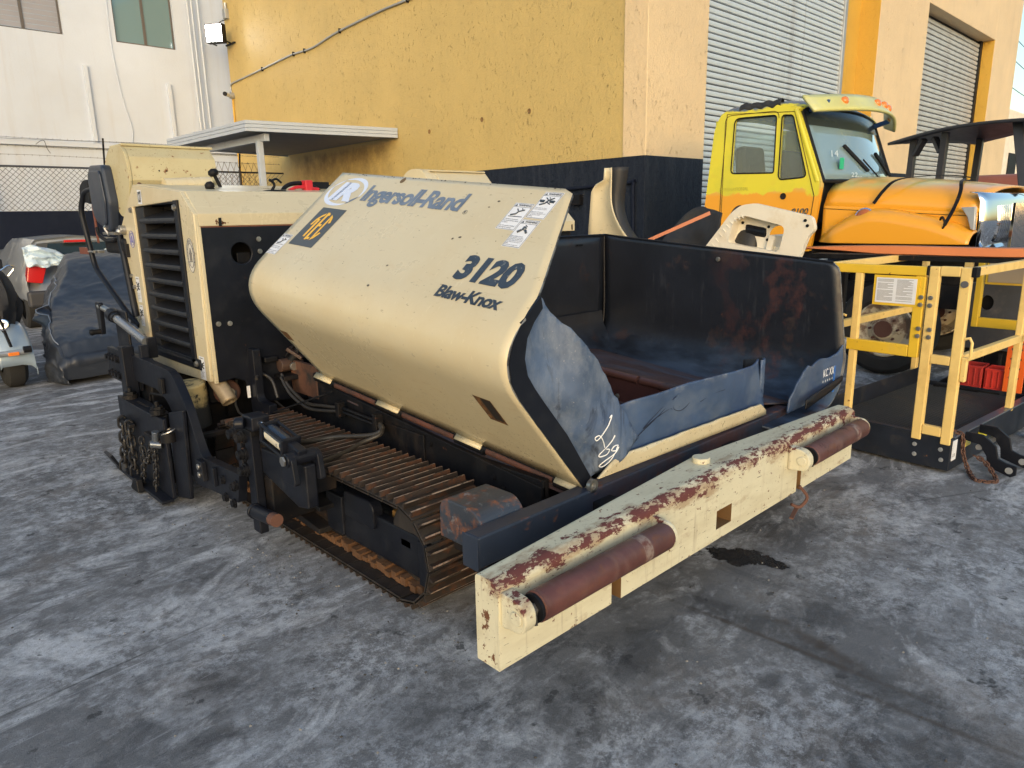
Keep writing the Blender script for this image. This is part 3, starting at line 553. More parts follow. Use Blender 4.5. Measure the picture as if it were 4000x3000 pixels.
box('rear_window', (2.72, 14.235, 1.10), (3.82, 14.25, 1.42), flat('dark_glass', (.02, .03, .03), .08), sv, rot=None) if 0 else MB().add([(2.70, 14.04, 1.08), (3.84, 14.04, 1.08), (3.72, 14.24, 1.44), (2.82, 14.24, 1.44)], [(0, 1, 2, 3)]).build('rear_window', flat('dark_glass', (.02, .03, .03), .08), sv)
MB().prism(rounded([(2.38, .84), (2.60, .80), (2.70, 1.10), (2.58, 1.16), (2.44, 1.12)], .03), 1, 13.93, 14.1).build('tail_light', REDL, sv, .01)
MB().cyl((3.1, 14.12, 1.44), (3.1, 14.05, 1.46), .05).build('brake_light', REDL, sv) if 0 else box('brake_light', (3.05, 14.16, 1.45), (3.40, 14.22, 1.49), REDL, sv)
box('bumper', (2.36, 13.90, .42), (4.18, 14.05, .68), surf('grey_plastic', (.05, .05, .055), .6), sv, .04)
for x in (2.40, 3.92): MB().lathe((x, 14.75, .36), (1, 0, 0), [(0, .2), (0, .33), (.03, .36), (.20, .36), (.23, .33), (.23, .2)], 28).build('tyre', TYRE, sv, smooth=40)
MB().lathe((3.05, 13.86, .0), (0, 0, 1), [(0, 0)], 4)
mr = MB().box((2.14, 15.55, 1.0), (2.34, 15.62, 1.17)); mr.build('mirror', BLACK, sv, .02)
PLAS = flat('plastic_sheet', (.62, .74, .82), .35, alpha=.9)
ps = thing('plastic_sheet', (3.2, 14, 1.1), 'crumpled pale blue plastic sheet taped over the rear of the grey SUV', 'plastic sheet')
for (x0, x1, z0, z1, sd) in ((2.40, 3.25, 1.08, 1.42, 1), (3.30, 4.1, 1.02, 1.48, 5)):
    rows = []
    for i in range(20):
        row = []
        for j in range(26):
            u, v = i/19, j/25; top = z0 + (z1-z0)*(.6 + .4*math.sin(3.3*v + sd)); z = z0 + (top-z0)*u
            q = V((v*5, u*3, sd)); row.append(V((x0 + (x1-x0)*v, 13.86 + .2*u + .10*noise.ridged_multi_fractal(q, 1, 2, 3, 1, 2) - .16, z + .03*noise.noise(q*1.5))))
        rows.append(row)
    MB().grid(rows).build('sheet', PLAS, ps, smooth=60, solid=.002)
# ---------------------------------------------------------------- small open vehicle at the left edge
FENDP = surf('pale_blue_fender', (.30, .38, .46), .3, .1, var=.06, vs=4, bump=.02, coat=.4, layers=[((.25, .24, .22), 8, .58, .75, dict(amt=.5))])
gc = thing('utility_cart', (.9, 9.4, 0), 'small cart with pale blue fender, fat tyre and amber marker at the left edge', 'cart')
for x in (1.24, .0): MB().lathe((x, 9.45, .29), (1, 0, 0), [(0, .12), (0, .24), (.035, .285), (.10, .295), (.17, .285), (.21, .24), (.21, .12)], 32).build('tyre', TYRE, gc, smooth=35)
rows = []
for i in range(15):
    a = R(-8 + 170*i/14); rr = .40
    rows.append([V((x, 9.45 - rr*math.cos(a)*1.0, .34 + rr*math.sin(a)*(.98) - d)) for x, d in ((1.18, .03), (1.20, .0), (1.38, -.005), (1.46, .015), (1.50, .06), (1.50, .12))])
MB().grid(rows).build('fender', FENDP, gc, smooth=60, solid=.008)
MB().tube([(.1, 9.03, .43), (1.40, 9.03, .43), (1.47, 9.05, .44)], .030, 10).build('bumper', GALV, gc, smooth=60)
MB().cyl((1.40, 8.99, .46), (1.47, 8.99, .46), .035).build('bumper_cap', BLACKD, gc)
box('amber_marker', (1.26, 8.985, .405), (1.36, 9.0, .445), ORG, gc, .008)
MB().bar((1.30, 9.02, .50), (1.14, 9.0, 1.32), .045, .02).build('black_strap', BLACKD, gc)
box('axle_frame', (.2, 9.3, .24), (1.24, 9.6, .34), BLACKD, gc); box('number_bracket', (1.50, 9.8, .12), (1.52, 10.0, .32), BLACKD, gc)
box('body_tub', (.1, 9.3, .42), (1.16, 10.6, .62), FENDP, gc, .05)
MB().lathe((1.28, 9.1, .73), (-.2, -1, .1), [(0, 0), (0, .03), (.06, .055), (.10, .06), (.105, .05), (.09, 0)], 20).build('lamp', CHROME, gc, smooth=50)
MB().tube([(1.28, 9.2, .62), (1.28, 9.2, 1.02)], .012, 6).build('lamp_stalk', BLACKD, gc)
bag = thing('cover_bundle', (1.2, 9.5, .8), 'bundle of black hoses and folded black sacking hanging on the cart', 'bundle')
rows = []
for i in range(26):
    t = i/25; z = .60 + .78*t; row = []
    for j in range(29):
        a = 2*math.pi*j/28; q = V((math.cos(a)*1.2, math.sin(a)*1.2, z*1.8)); r_ = .23*(math.sin(math.pi*min(1, t*.8+.2))**.6) * (1 + .30*noise.noise(q*1.6) + .13*math.sin(a*9 + 2*noise.noise(q)))
        row.append(V((1.22 + .04*t + r_*math.cos(a)*1.1, 9.45 + r_*math.sin(a), z)))
    rows.append(row)
MB().grid(rows).build('sacking', surf('black_sacking', (.022, .022, .025), .75, bump=.3), bag, smooth=60)
MB().tube([(1.38, 9.35, 1.28), (1.45, 9.32, 1.33), (1.50, 9.34, 1.30), (1.44, 9.36, 1.22)], .009, 6, smooth=4).build('buckle', CHROME, bag)

# ---------------------------------------------------------------- truck
TY, TO = (.70, .62, .035), (.80, .36, .028)
def truck_paint():
    m, nt, b, co = base('truck_paint'); sp = nt.nodes.new('ShaderNodeSeparateXYZ'); nt.links.new(co, sp.inputs[0])
    zz = mul(nt, sp.outputs[2], mul(nt, mul(nt, nz(nt, co, 4.5, 5, .6), .5, 'SUBTRACT'), .30), 'ADD'); f = ramp2(nt, zz, 1.93, 1.955)
    yy = mul(nt, sp.outputs[1], 0, 'ADD'); f = mul(nt, f, ramp2(nt, yy, 3.44, 3.46))
    xx = ramp2(nt, sp.outputs[0], 8.22, 8.42); top = ramp2(nt, sp.outputs[2], 2.0, 2.03)
    yel = mixc(nt, mul(nt, ramp2(nt, nz(nt, co, 2.5, 6), .48, .7), .5), TY, (.48, .50, .05)); yel = mixc(nt, mul(nt, ramp2(nt, nz(nt, co, 5, 5, off=5), .55, .75), .35), yel, (.60, .40, .05))
    roof = mul(nt, ramp2(nt, mul(nt, sp.outputs[2], mul(nt, nz(nt, co, 5, 4), .16), 'ADD'), 2.945, 2.965), .9); yel = mixc(nt, roof, yel, (.035, .085, .21))
    hood = mixc(nt, mul(nt, ramp2(nt, sp.outputs[2], 1.93, 2.0), ramp2(nt, nz(nt, co, 3, 5), .35, .6)), TO, (.55, .50, .16))
    c = mixc(nt, f, hood, yel); nt.links.new(c, b.inputs['Base Color']); nt.links.new(mixf(nt, f, .28, .5), b.inputs['Roughness']); b.inputs['Coat Weight'].default_value = .3
    return m
TP = truck_paint(); x0 = 8.0
tk = thing('truck', (9.1, 3.5, 0), 'yellow and orange bonneted truck cab with sun visor parked in front of the roller door', 'truck')
WIN = [rounded([(3.985, 2.165), (4.52, 2.185), (4.50, 2.80), (3.99, 2.785)], [.03, .05, .07, .04]), rounded([(3.60, 2.10), (3.925, 2.085), (3.925, 2.78), (3.80, 2.765)], [.06, .06, .04, .03])]
def side_with_holes(outer, holes, x, mat, name, parent, thick, grid=.0):
    bm = bmesh.new(); edges = []
    for lp in [outer] + holes:
        vs = [bm.verts.new((x, y, z)) for y, z in lp]; edges += [bm.edges.new((vs[i], vs[(i+1) % len(vs)])) for i in range(len(vs))]
    bmesh.ops.triangle_fill(bm, use_beauty=True, use_dissolve=False, edges=edges)
    bmesh.ops.recalc_face_normals(bm, faces=bm.faces)
    me = bpy.data.meshes.new(name); bm.to_mesh(me); bm.free(); me.materials.append(mat); o = bpy.data.objects.new(name, me); COL.objects.link(o)
    o.parent = parent; o.location = -parent.location if parent.type == 'EMPTY' else (0, 0, 0); md = o.modifiers.new('solid', 'SOLIDIFY'); md.thickness = thick; md.offset = 0
    md = o.modifiers.new('bevel', 'BEVEL'); md.width = .006; md.segments = 2; md.limit_method = 'ANGLE'; md.angle_limit = R(40); return o
outer = rounded([(3.50, 1.30), (4.86, 1.30), (4.86, 1.75), (4.76, 2.72), (4.66, 2.90), (3.90, 2.90), (3.74, 2.84), (3.42, 2.03)], [.02, .02, .1, .1, .12, .1, .06, .05])
for s_, x in ((-1, x0), (1, x0 + 2.1)): side_with_holes(outer, WIN, x, TP, 'cab_side', tk, .05)
# roof, rear wall, floor
rf = [[V((x0 - .024 + 2.148*u, y, zb + .10*math.sin(math.pi*u)**.5)) for u in [k/14 for k in range(15)]] for y, zb in ((3.70, 2.82), (3.78, 2.86), (3.95, 2.895), (4.3, 2.90), (4.6, 2.90), (4.68, 2.86), (4.74, 2.75))]
MB().grid(rf).build('roof', TP, tk, smooth=60, solid=.03)
box('rear_wall', (x0+.03, 4.78, 1.3), (x0+2.07, 4.84, 2.1), TP, tk); box('rear_wall', (x0+.03, 4.72, 2.1), (x0+.35, 4.78, 2.8), TP, tk); box('rear_wall', (x0+1.75, 4.72, 2.1), (x0+2.07, 4.78, 2.8), TP, tk)
box('rear_window', (x0+.36, 4.74, 2.12), (x0+1.74, 4.75, 2.74), GLASS, tk, 0)
for k, w_ in enumerate(WIN):
    MB().prism(w_, 0, x0+.002, x0+.008).build('side_window', GLASS, tk); MB().tube([(x0-.026, y, z) for y, z in w_], .008, 6, closed=True).build('window_seal', BLACKD, tk)
    MB().prism(w_, 0, x0+2.09, x0+2.096).build('side_window', GLASS, tk)
MB().tube([(x0-.027, y, z) for y, z in rounded([(3.95, 1.32), (4.62, 1.32), (4.62, 2.84), (3.96, 2.83)], .08)] , .004, 5).build('door_seam', flat('seam_dark', (.10, .07, .01), .8), tk)
MB().tube([(x0-.027, y, z) for y, z in ((3.55, 1.35), (3.50, 1.9), (3.78, 2.80), (4.60, 2.86), (4.64, 2.0), (4.64, 1.35))], .005, 5).build('door_seam', flat('seam_dark', (.10, .07, .01), .8), tk)
MB().lathe((x0-.028, 3.85, 1.905), (-1, 0, 0), [(0, .030), (.006, .036), (.002, .028), (-.0, 0)], 20).build('lock_hole', BLACKD, tk)
text('emblem', 'INTERNATIONAL', (x0-.026, 4.66, 1.985), (0, -1, 0), (0, 0, 1), .04, .38, surf('raised_yellow', (.52, .48, .05), .5), tk, bold=.03, depth=.003)
text('emblem', '8100', (x0-.026, 3.745, 1.70), (0, -1, 0), (0, 0, 1), .07, .20, CHROME, tk, bold=.03, depth=.008, shear=.2)
# interior
for x in (x0+.30, x0+1.35):
    s_ = MB().box((x, 4.10, 1.5), (x+.5, 4.6, 1.98)).box((x, 4.48, 1.95), (x+.5, 4.66, 2.52), Matrix.Rotation(R(-8), 3, 'X')); s_.build('seat', surf('seat_vinyl', (.05, .05, .055), .6), tk, .06)
box('dashboard', (x0+.05, 3.52, 1.6), (x0+2.05, 3.86, 2.10), surf('dash', (.06, .06, .065), .7), tk, .05)
MB().tube([(x0+1.6 + .22*math.cos(a), 3.95 + .06*math.sin(a), 2.16 + .20*math.sin(a)) for a in [k*math.pi/12 for k in range(24)]], .016, 8, closed=True).build('steering_wheel', BLACKD, tk)
# windscreen, pillars
def ws(u, v):  # u across, v up
    b = math.sin(math.pi*u); return V((x0 + .02 + 2.06*u, 3.43 + .30*v - .20*b*(1-.35*v), 2.05 + .78*v + .02*b*v))
MB().grid([[ws(k/20, v/6) for k in range(21)] for v in range(7)]).build('windscreen', flat('windscreen_glass', (.36, .52, .60), .02, trans=.55, coat=1), tk, smooth=80, solid=.006)
MB().grid([[ws(k/20, 1 - .22*v/3 - .05*math.sin(math.pi*k/20)*v/3) + V((0, -.006, 0)) for k in range(21)] for v in range(4)]).build('sun_band', flat('tint_band', (.03, .04, .045), .2, alpha=.8), tk, smooth=80)
MB().tube([ws(0, v/8) for v in range(9)] + [ws(k/16, 1) for k in range(17)] + [ws(1, 1-v/8) for v in range(9)] + [ws(1-k/16, 0) for k in range(17)], .022, 6, closed=True).build('windscreen_seal', BLACKD, tk)
MB().tube([ws(0, v/6) + V((-.01, .05, 0)) for v in range(7)], .045, 8).build('pillar', TP, tk, smooth=60); MB().tube([ws(1, v/6) + V((.01, .05, 0)) for v in range(7)], .045, 8).build('pillar', TP, tk, smooth=60)
for u0, u1, v1 in ((.52, .24, .50), (.93, .60, .42)):
    a, b_ = ws(u0, .02) + V((0, -.03, 0)), ws((u0+u1)/2, v1*.62) + V((0, -.03, 0)); wi = MB().tube([a, b_], .009, 6); c_, d_ = ws(u1, v1) + V((0, -.025, 0)), ws((u0*.55+u1*.45), v1*.30) + V((0, -.025, 0)); wi.bar(c_, d_, .03, .03); wi.build('wiper', BLACKD, tk)
st_ = MB().box((0, 0, 0), (.11, .004, .12)); a = ws(.13, .17); st_.v = [tuple(V(p)*1 + a + V((0, -.03, 0))) for p in st_.v]; st_.build('sticker', flat('green_sticker', (.02, .42, .22), .5), tk)
a = ws(.10, .34) + V((0, -.03, 0)); text('chalk_mark', '14', a, (1, -.45, 0), (0, .25, 1), .07, .10, MARKW, tk, depth=0, shear=.1)
a = ws(.20, .06) + V((0, -.035, 0)); text('chalk_mark', '22...', a, (1, -.28, 0), (0, .25, 1), .05, .18, MARKW, tk, depth=0, shear=.2)
# sun visor with marker lamps
def vz(u, v): b = math.sin(math.pi*u); return V((x0 - .14 + 2.42*u, 3.62 - .26*b - .14*(1-v) + .03, 2.775 + .17*v*(1 if u < .6 else 1-.65*((u-.6)/.4)**2) + .06*b - (0 if u < .7 else .05*((u-.7)/.3)**2)))
MB().grid([[vz(k/24, v/4) for k in range(25)] for v in range(5)]).build('sun_visor', surf('visor_yellow', (.58, .57, .20), .35, var=.1, bump=.02, layers=[((.42, .47, .40), 3, .52, .72, dict(amt=.5))], coat=.3), tk, smooth=60, solid=.03)
for u in (.22, .50, .60, .70, .86):
    p = vz(u, .55); MB().lathe(p + V((0, .0, 0)), (-.2, -1, .3), [(-.01, .048), (.015, .044), (.03, .028), (.034, 0)], 16).build('marker_lamp', ORG, tk, smooth=60)
for u in (.12, .9): MB().bar(vz(u, .5), vz(u, .5) + V((0, .22, -.06)), .05, .05).build('visor_bracket', flat('visor_blue', (.02, .07, .2), .5), tk)
rg = []
for i in range(44):
    t = i/43; rg.append([V((x0 + .02 + .05*math.cos(a), 3.95 + .50*t, 2.90 + .055*math.sin(a) + .010*math.sin(t*23) + .012*noise.noise(V((t*9, a, 0))))) for a in [k*math.pi/6 for k in range(13)]])
tag(MB().grid(rg).build('rolled_tarp', DKRUB, None, smooth=60), 'rolled black tarp lying on the roof edge of the yellow truck cab', 'tarp')
# bonnet and wings
def hd(u, v):   # u across 0..1, v rear 0 .. front 1
    b = abs(2*u-1); c_ = (1 - b**4.5); y = 3.40 - 1.46*v - .10*(1-b*b)*v; zt = 2.04 - .16*v**1.6 + .05*(1 - b*b)
    zs = 1.78 - .10*v; return V((x0 + .03 + .02*v + (2.04 - .04*v)*u, y, zs + (zt-zs)*c_**.55))
MB().grid([[hd(k/28, v/14) for k in range(29)] for v in range(15)]).build('bonnet', TP, tk, smooth=70, solid=.02)
def hs(v, w):   # side skin: v rear..front, w top..bottom
    y = 3.40 - 1.47*v; zt, zb = 1.79 - .10*v, 1.40 + .0*v
    z = zt + (zb - zt)*w; zc = pf(v, [(0, 1.42), (.05, 1.50), (.12, 1.58), (.22, 1.67), (.36, 1.735), (.5, 1.72), (.75, 1.645), (.9, 1.57), (1, 1.50)])
    t = max(0, min(1, (zc - z)/.11)); o = .20*math.sqrt(1-(1-t)**2)*min(1, .35 + 5*v)
    return V((x0 + .03 - o, y, z))
for sg in (0, 1):
    rows = [[hs(v/40, w/34) for v in range(41)] for w in range(35)]
    if sg: rows = [[V((2*x0 + 2.1 - p.x, p.y, p.z)) for p in r] for r in rows]
    MB().grid(rows).build('wing', TP, tk, smooth=70, solid=.02)
MB().tube([hs(v/10, 0) + V((-.022, 0, -.03)) for v in range(11)], .004, 5).build('bonnet_seam', flat('seam_dark', (.10, .07, .01), .8), tk)
MB().lathe((x0-.10, 2.93, 1.675), (-1, 0, .35), [(0, .078), (.02, .072), (.035, .045), (.04, 0)], 20).build('side_lamp', flat('orange_brown_lens', (.42, .12, .03), .3, coat=.4), tk, smooth=60)
MB().lathe((x0-.09, 2.93, 1.672), (-1, 0, .35), [(0, .09), (.012, .09), (.014, .075)], 20).build('lamp_bezel', CHROME, tk, smooth=40)
MB().bar((x0-.05, 2.93, 1.355), (x0-.05, 1.95, 1.38), .03, .02).build('arch_lip', BLACKD, tk)
for pts in ([(x0-.00, 2.88, 1.80), (x0+.02, 2.80, 1.93), (x0+.12, 2.72, 2.03), (x0+.5, 2.62, 2.07), (x0+1.1, 2.5, 2.09), (x0+1.6, 2.4, 2.07)], [(x0-.15, 2.17, 1.55), (x0+.0, 2.13, 1.75), (x0+.06, 2.11, 1.90), (x0+.2, 2.15, 1.99), (x0+.9, 2.3, 2.04)], [(x0-.15, 2.17, 1.55), (x0-.155, 2.06, 1.50), (x0-.15, 1.99, 1.42), (x0-.1, 1.97, 1.36)]):
    cv = curve([V(p) for p in pts], 5); t_ = MB()
    for a, b_ in zip(cv, cv[1:]): t_.bar(a, b_ + (b_-a)*.1, .008, .032, up=(0, 1, 0))
    t_.build('strap', BLACKD, tk)
MB().tube([(x0-.15, 2.20, 1.63), (x0-.17, 2.18, 1.66), (x0-.17, 2.15, 1.60), (x0-.16, 2.17, 1.54)], .010, 6, smooth=4).build('strap_knot', BLACKD, tk)
MB().tube([(x0-.03, 2.82, 1.72), (x0-.05, 2.70, 1.71), (x0-.05, 2.60, 1.68), (x0-.06, 2.52, 1.66)], .010, 6, smooth=4).build('bonnet_latch', BLACKD, tk)
MB().tube([(x0-.045, 2.52, 1.70), (x0-.05, 2.50, 1.63)], .012, 6).build('bonnet_latch', BLACKD, tk)
MB().prism([(2.06, 1.745), (1.94, 1.75), (1.925, 1.53), (1.96, 1.54), (2.00, 1.66)], 0, x0-.06, x0+.0).build('headlamp_bezel', GALV, tk, .006)
# chrome grille shell
gr = []
for k in range(25):
    u = k/24; b = math.sin(math.pi*u); y = 1.93 - .13*b**.5
    gr.append([V((x0+.05+2.0*u, y+.10, 1.89)), V((x0+.05+2.0*u, y+.03, 1.875)), V((x0+.05+2.0*u, y, 1.80)), V((x0+.05+2.0*u, y-.01, 1.62)), V((x0+.05+2.0*u, y-.01, 1.30))])
MB().grid(gr).build('grille_shell', CHROME, tk, smooth=80, solid=.01)
for k in range(22): box('grille_bar', (x0+.52+k*.05, 1.735, 1.32), (x0+.535+k*.05, 1.765, 1.78), CHROME, tk, .002)
box('bumper', (x0-.1, 1.45, .55), (x0+2.2, 1.62, .90), CHROME, tk, .03)
for x in (x0+.02, x0+1.82):
    MB().lathe((x, 2.67, .50), (1, 0, 0), [(.04, .29), (0, .33), (0, .44), (.05, .49), (.22, .49), (.27, .44), (.27, .3)], 40).build('tyre', TYRE, tk, smooth=35)
    rm = MB().lathe((x, 2.67, .50), (1, 0, 0), [(.02, .30), (.01, .285), (.05, .26), (.10, .20), (.03, .12), (.01, .11), (.0, .0)], 32).build('wheel_rim', surf('cream_rim', (.62, .56, .42), .45, layers=[((.12, .05, .03), 4, .52, .6, dict(amt=.8))]), tk, smooth=40)
    hb = MB().cyl((x-.02, 2.67, .5), (x+.04, 2.67, .5), .09)
    for k in range(8): a = k*math.pi/4; hb.cyl((x-.005, 2.67+.14*math.cos(a), .5+.14*math.sin(a)), (x+.03, 2.67+.14*math.cos(a), .5+.14*math.sin(a)), .014, n=6)
    hb.build('wheel_hub', surf('rusty_hub', (.11, .05, .035), .8), tk)
for x in (x0+.5, x0+1.4): box('frame_rail', (x, 1.5, .7), (x+.1, 6.3, .95), BLACKD, tk)
box('engine_block', (x0+.6, 1.9, .75), (x0+1.5, 3.3, 1.6), BLACKD, tk, .05)
for x in (x0+.05, x0+1.6): 
    for y in (5.75,): MB().lathe((x, y, .5), (1, 0, 0), [(.04, .29), (0, .33), (0, .44), (.05, .49), (.38, .49), (.43, .44), (.43, .3)], 32).build('tyre', TYRE, tk, smooth=35)
box('step_tank', (x0+.02, 3.7, .55), (x0+.5, 4.7, 1.05), GALV, tk, .06); box('cab_floor', (x0+.05, 3.5, 1.2), (x0+2.05, 4.8, 1.32), BLACKD, tk)
# ---------------------------------------------------------------- black canopied machine behind the truck
BLK = surf('faded_black_roof', (.030, .032, .042), .45, var=.15, bump=.05)
cm = thing('canopied_machine', (13, 3.6, 0), 'black open canopy on posts of a machine standing behind the truck bonnet', 'work machine')
ax = V((-.60, -.80, 0)).normalized(); sd = V((.80, -.60, 0)).normalized(); o_ = V((13.9, 4.72, 0))
def q(a, b, z): return o_ + ax*a + sd*b + V((0, 0, z))
rows = [[q(-.1 + 3.3*t, -.1 + 1.7*s_, 2.90 + .10*math.sin(math.pi*min(1, t*1.0)) - .03*abs(2*s_-1)**3) for t in [k/14 for k in range(15)]] for s_ in [k/8 for k in range(9)]]
MB().grid(rows).build('roof_panel', BLK, cm, smooth=60, solid=.045)
for a, b in ((.30, .12), (1.05, .12), (.30, 1.35)): MB().bar(q(a-.06, b, 1.2), q(a, b, 2.92), .12, .10, up=(0, 1, 0)).build('post', BLK, cm, .01)
MB().bar(q(2.95, .15, 1.2), q(2.45, .15, 2.90), .16, .12, up=(0, 1, 0)).build('post', BLK, cm, .01); MB().bar(q(2.95, 1.35, 1.2), q(2.45, 1.35, 2.90), .16, .12, up=(0, 1, 0)).build('post', BLK, cm, .01)
for a, b in ((.36, .55), (.99, .80)): MB().bar(q(a, .12, 2.62 if a < .5 else 2.62), q(b, .12, 2.86), .10, .06).build('gusset', BLK, cm)
box('side_panel', (13.2, 2.0, .5), (14.8, 4.4, 1.55), BLK, cm, .08)
for y in (2.4, 4.2): MB().lathe((13.0, y, .5), (1, 0, 0), [(0, .2), (0, .42), (.06, .5), (.35, .5), (.4, .42), (.4, .2)], 28).build('tyre', TYRE, cm, smooth=35)
rm = thing('red_cab', (16.4, 2.9, 0), 'dull red-brown vehicle body far off beside the canopy post at the right edge', 'vehicle')
RB = surf('dull_red_paint', (.28, .10, .07), .45, var=.1)
MB().prism(rounded([(15.4, .9), (18.2, .9), (18.2, 2.32), (15.85, 2.32), (15.45, 1.7)], .15), 1, 2.2, 4.0).build('body', RB, rm, .03)
box('window', (15.95, 2.18, 1.9), (17.6, 2.195, 2.22), flat('dark_glass', (.02, .03, .03), .08), rm); box('chassis', (15.3, 2.3, .35), (18.2, 3.9, .9), BLACKD, rm)
for x in (15.8, 17.7): MB().lathe((x, 2.2, .42), (0, 1, 0), [(0, .2), (0, .38), (.05, .42), (.3, .42)], 28).build('tyre', TYRE, rm, smooth=35)
fb_ = thing('pale_building', (60, 14, 0), 'pale sunlit building beyond the far corner of the warehouse', 'building')
box('wall', (48, 12, 0), (90, 30, 7.5), surf('sunlit_cream', (.80, .72, .58), .8), fb_)
for k in range(3):
    w_ = box('window', (50 + k*5, 11.95, 3.2), (52 + k*5, 11.99, 5), BLACKD, fb_)
for k, (z, dz) in enumerate(((10.2, .5), (9.2, .3), (7.9, .4))):
    tag(MB().tube([(26 + j*4, 9 + j*.3, z + dz*((j-5)/5)**2) for j in range(12)], .018, 5).build('overhead_wire', BLACKD), ('top', 'middle', 'lowest')[k] + ' of the three dark wires crossing the bright sky at the right edge', 'wire', 'overhead wires')
# wall lamp at far right of the facade
wlp = thing('wall_lamp', (28.6, 6.4, 9), 'rusty wall lamp bracket high on the right corner of the warehouse', 'lamp')
MB().bar((28.5, 6.48, 9.15), (28.5, 6.05, 9.1), .07, .07).build('bracket', surf('lamp_brown', (.12, .08, .05), .6), wlp); MB().cyl((28.5, 6.1, 9.05), (28.6, 5.8, 8.85), .14, .2).build('shade', surf('lamp_brown', (.12, .08, .05), .6), wlp)

# ---------------------------------------------------------------- man basket
bk = thing('work_platform', (5.22, 1.24, 0), 'yellow railed work platform basket with navy mesh floor beside the hopper', 'work platform', R(-5))
def B(n, a, b, mat, bev=.006, par=None): return MB().box(a, b).build(n, mat, par or bk, bev, local=True) if par is None else MB().box(a, b).build(n, mat, par, bev)
L_, D_ = 1.72, .92
B('tray_side', (0, 0, .02), (.006, D_, .24), NAVYT); B('tray_side', (.007, -.0, .02), (L_, .006, .24), NAVYT); B('tray_side', (.007, D_-.006, .02), (L_, D_, .34), NAVYT); B('tray_side', (L_-.006, .007, .02), (L_, D_-.007, .24), NAVYT)
B('tray_lip', (-.004, .0, .24), (.045, D_, .25), NAVYT, .003); B('tray_lip', (.046, -.004, .24), (L_, .06, .25), surf('navy_rounded', (.07, .09, .12), .3), .004); B('base_skid', (.1, .05, .0), (L_-.1, .15, .03), BLACKD); B('base_skid', (.1, .7, .0), (L_-.1, .8, .03), BLACKD)
m = MB()
for k in range(64): m.box((.05 + k*.0262, .01, .188), (.056 + k*.0262, D_-.01, .204))
for k in range(34): m.box((.01, .02 + k*.0265, .191), (L_-.01, .026 + k*.0265, .200))
tag(m.build('floor_mesh', surf('mesh_grey', (.045, .050, .058), .45, layers=[((.12, .09, .06), 4, .55, .7, dict(amt=.4))]), bk, local=True), kind='stuff'); B('floor_pan', (.01, .01, .04), (L_-.01, D_-.01, .05), BLACKD, 0)
# near corner panel: two uprights joined by three cross bars
t = .045
for y0, z1 in ((.19, 1.375), (.005, 1.375)): B('upright', (-.012, y0, .20), (-.012+t, y0+.062, z1 if y0 > .1 else z1), PEACH)
for z0, z1 in ((1.315, 1.378), (.735, .795), (.245, .31)): B('cross_bar', (-.010, .068, z0), (-.012+t-.002, .189, z1), PEACH)
B('end_cap', (-.016, -.03, 1.315), (.036, .004, 1.38), BLACKD); B('end_cap', (-.016, .252, 1.315), (.036, .268, 1.38), BLACKD)
m = MB(); m.cyl((-.012, .035, 1.27), (-.022, .035, 1.27), .022); m.build('cap_bolt', surf('greybolt', (.10, .10, .11), .5), bk, local=True)
for y, z in ((.225, 1.17), (.225, 1.12), (.21, .96), (.21, .91), (.285, 1.17), (.285, 1.12), (.28, .96), (.28, .91)):
    m = MB(); bolt(m, (-.014, y, z), (-1, 0, 0), .012, .012); m.build('bolt', STEEL, bk, local=True)
for y, z in ((.05, .09), (.06, .16), (.22, .09), (.225, .16)): m = MB(); bolt(m, (-.001, y, z), (-1, 0, 0), .012, .008); m.build('bolt', GALV, bk, local=True)
# gate
gt = thing('basket_gate', (0, 0, 0), None, None); del gt
ga = MB().box((-.01, .27, 1.31), (.03, .92, 1.372)).build('gate', YEL, bk, .006, local=True)
for a, b in (((-.01, .27, .76), (.03, .335, 1.308)), ((-.01, .336, .76), (.03, .92, .84))): MB().box(a, b).build('gate_bar', YEL, ga, .006)
MB().box((-.016, .30, 1.10), (-.011, .60, 1.305)).build('notice_frame', YEL, ga); nb = MB().box((-.019, .318, 1.118), (-.0165, .582, 1.288)).build('notice', LBLW, ga)
def yl(k): return 1.278 - k*.0068
b_ = MB(); random.seed(3)
for c0 in (.572, .445):
    for k in range(22):
        if random.random() < .12: continue
        w_ = .105*(1 if random.random() < .8 else random.uniform(.4, .9)); b_.box((-.0200, c0-w_, yl(k)-.0026), (-.0192, c0, yl(k)))
b_.build('printed_lines', flat('print_grey', (.20, .20, .22), .7), ga)
# other rails and posts
for y in (.69,): B('post', (-.006, y, .25), (.035, y+.05, 1.33), PEACH)
def RB_(n, p, q_, w, h, mat): return MB().bar(p, q_, w, h).build(n, mat, bk, .004, local=True)
RB_('top_rail', (.03, .02, 1.345), (1.72, .02, 1.345), .045, .055, PEACH); RB_('mid_rail', (.03, .02, .785), (1.72, .02, .785), .04, .055, PEACH)
RB_('top_rail', (-.18, .95, 1.345), (1.72, .95, 1.345), .045, .055, PEACH)
RB_('mid_rail', (-.05, .93, .90), (1.70, .93, .90), .04, .055, PEACH); RB_('far_gate_rail', (1.72, .50, .80), (1.72, .02, .80), .04, .08, YEL); RB_('far_gate_rail', (1.72, .50, 1.345), (1.72, .02, 1.345), .04, .055, YEL); RB_('far_gate_stile', (1.72, .51, .76), (1.72, .51, 1.372), .045, .06, YEL); RB_('top_rail', (1.72, .95, 1.345), (1.72, .55, 1.345), .04, .055, PEACH)
B('post', (1.12, .0, .22), (1.18, .045, 1.33), PEACH); B('post', (1.67, D_, .02), (1.73, D_+.045, 1.33), PEACH); B('post', (1.70, .58, .12), (1.745, .64, 1.33), PEACH)
B('notice_board', (1.70, .10, 1.12), (1.706, .47, 1.315), YEL); B('notice', (1.694, .12, 1.138), (1.699, .45, 1.30), flat('faded_print', (.40, .32, .22), .7))
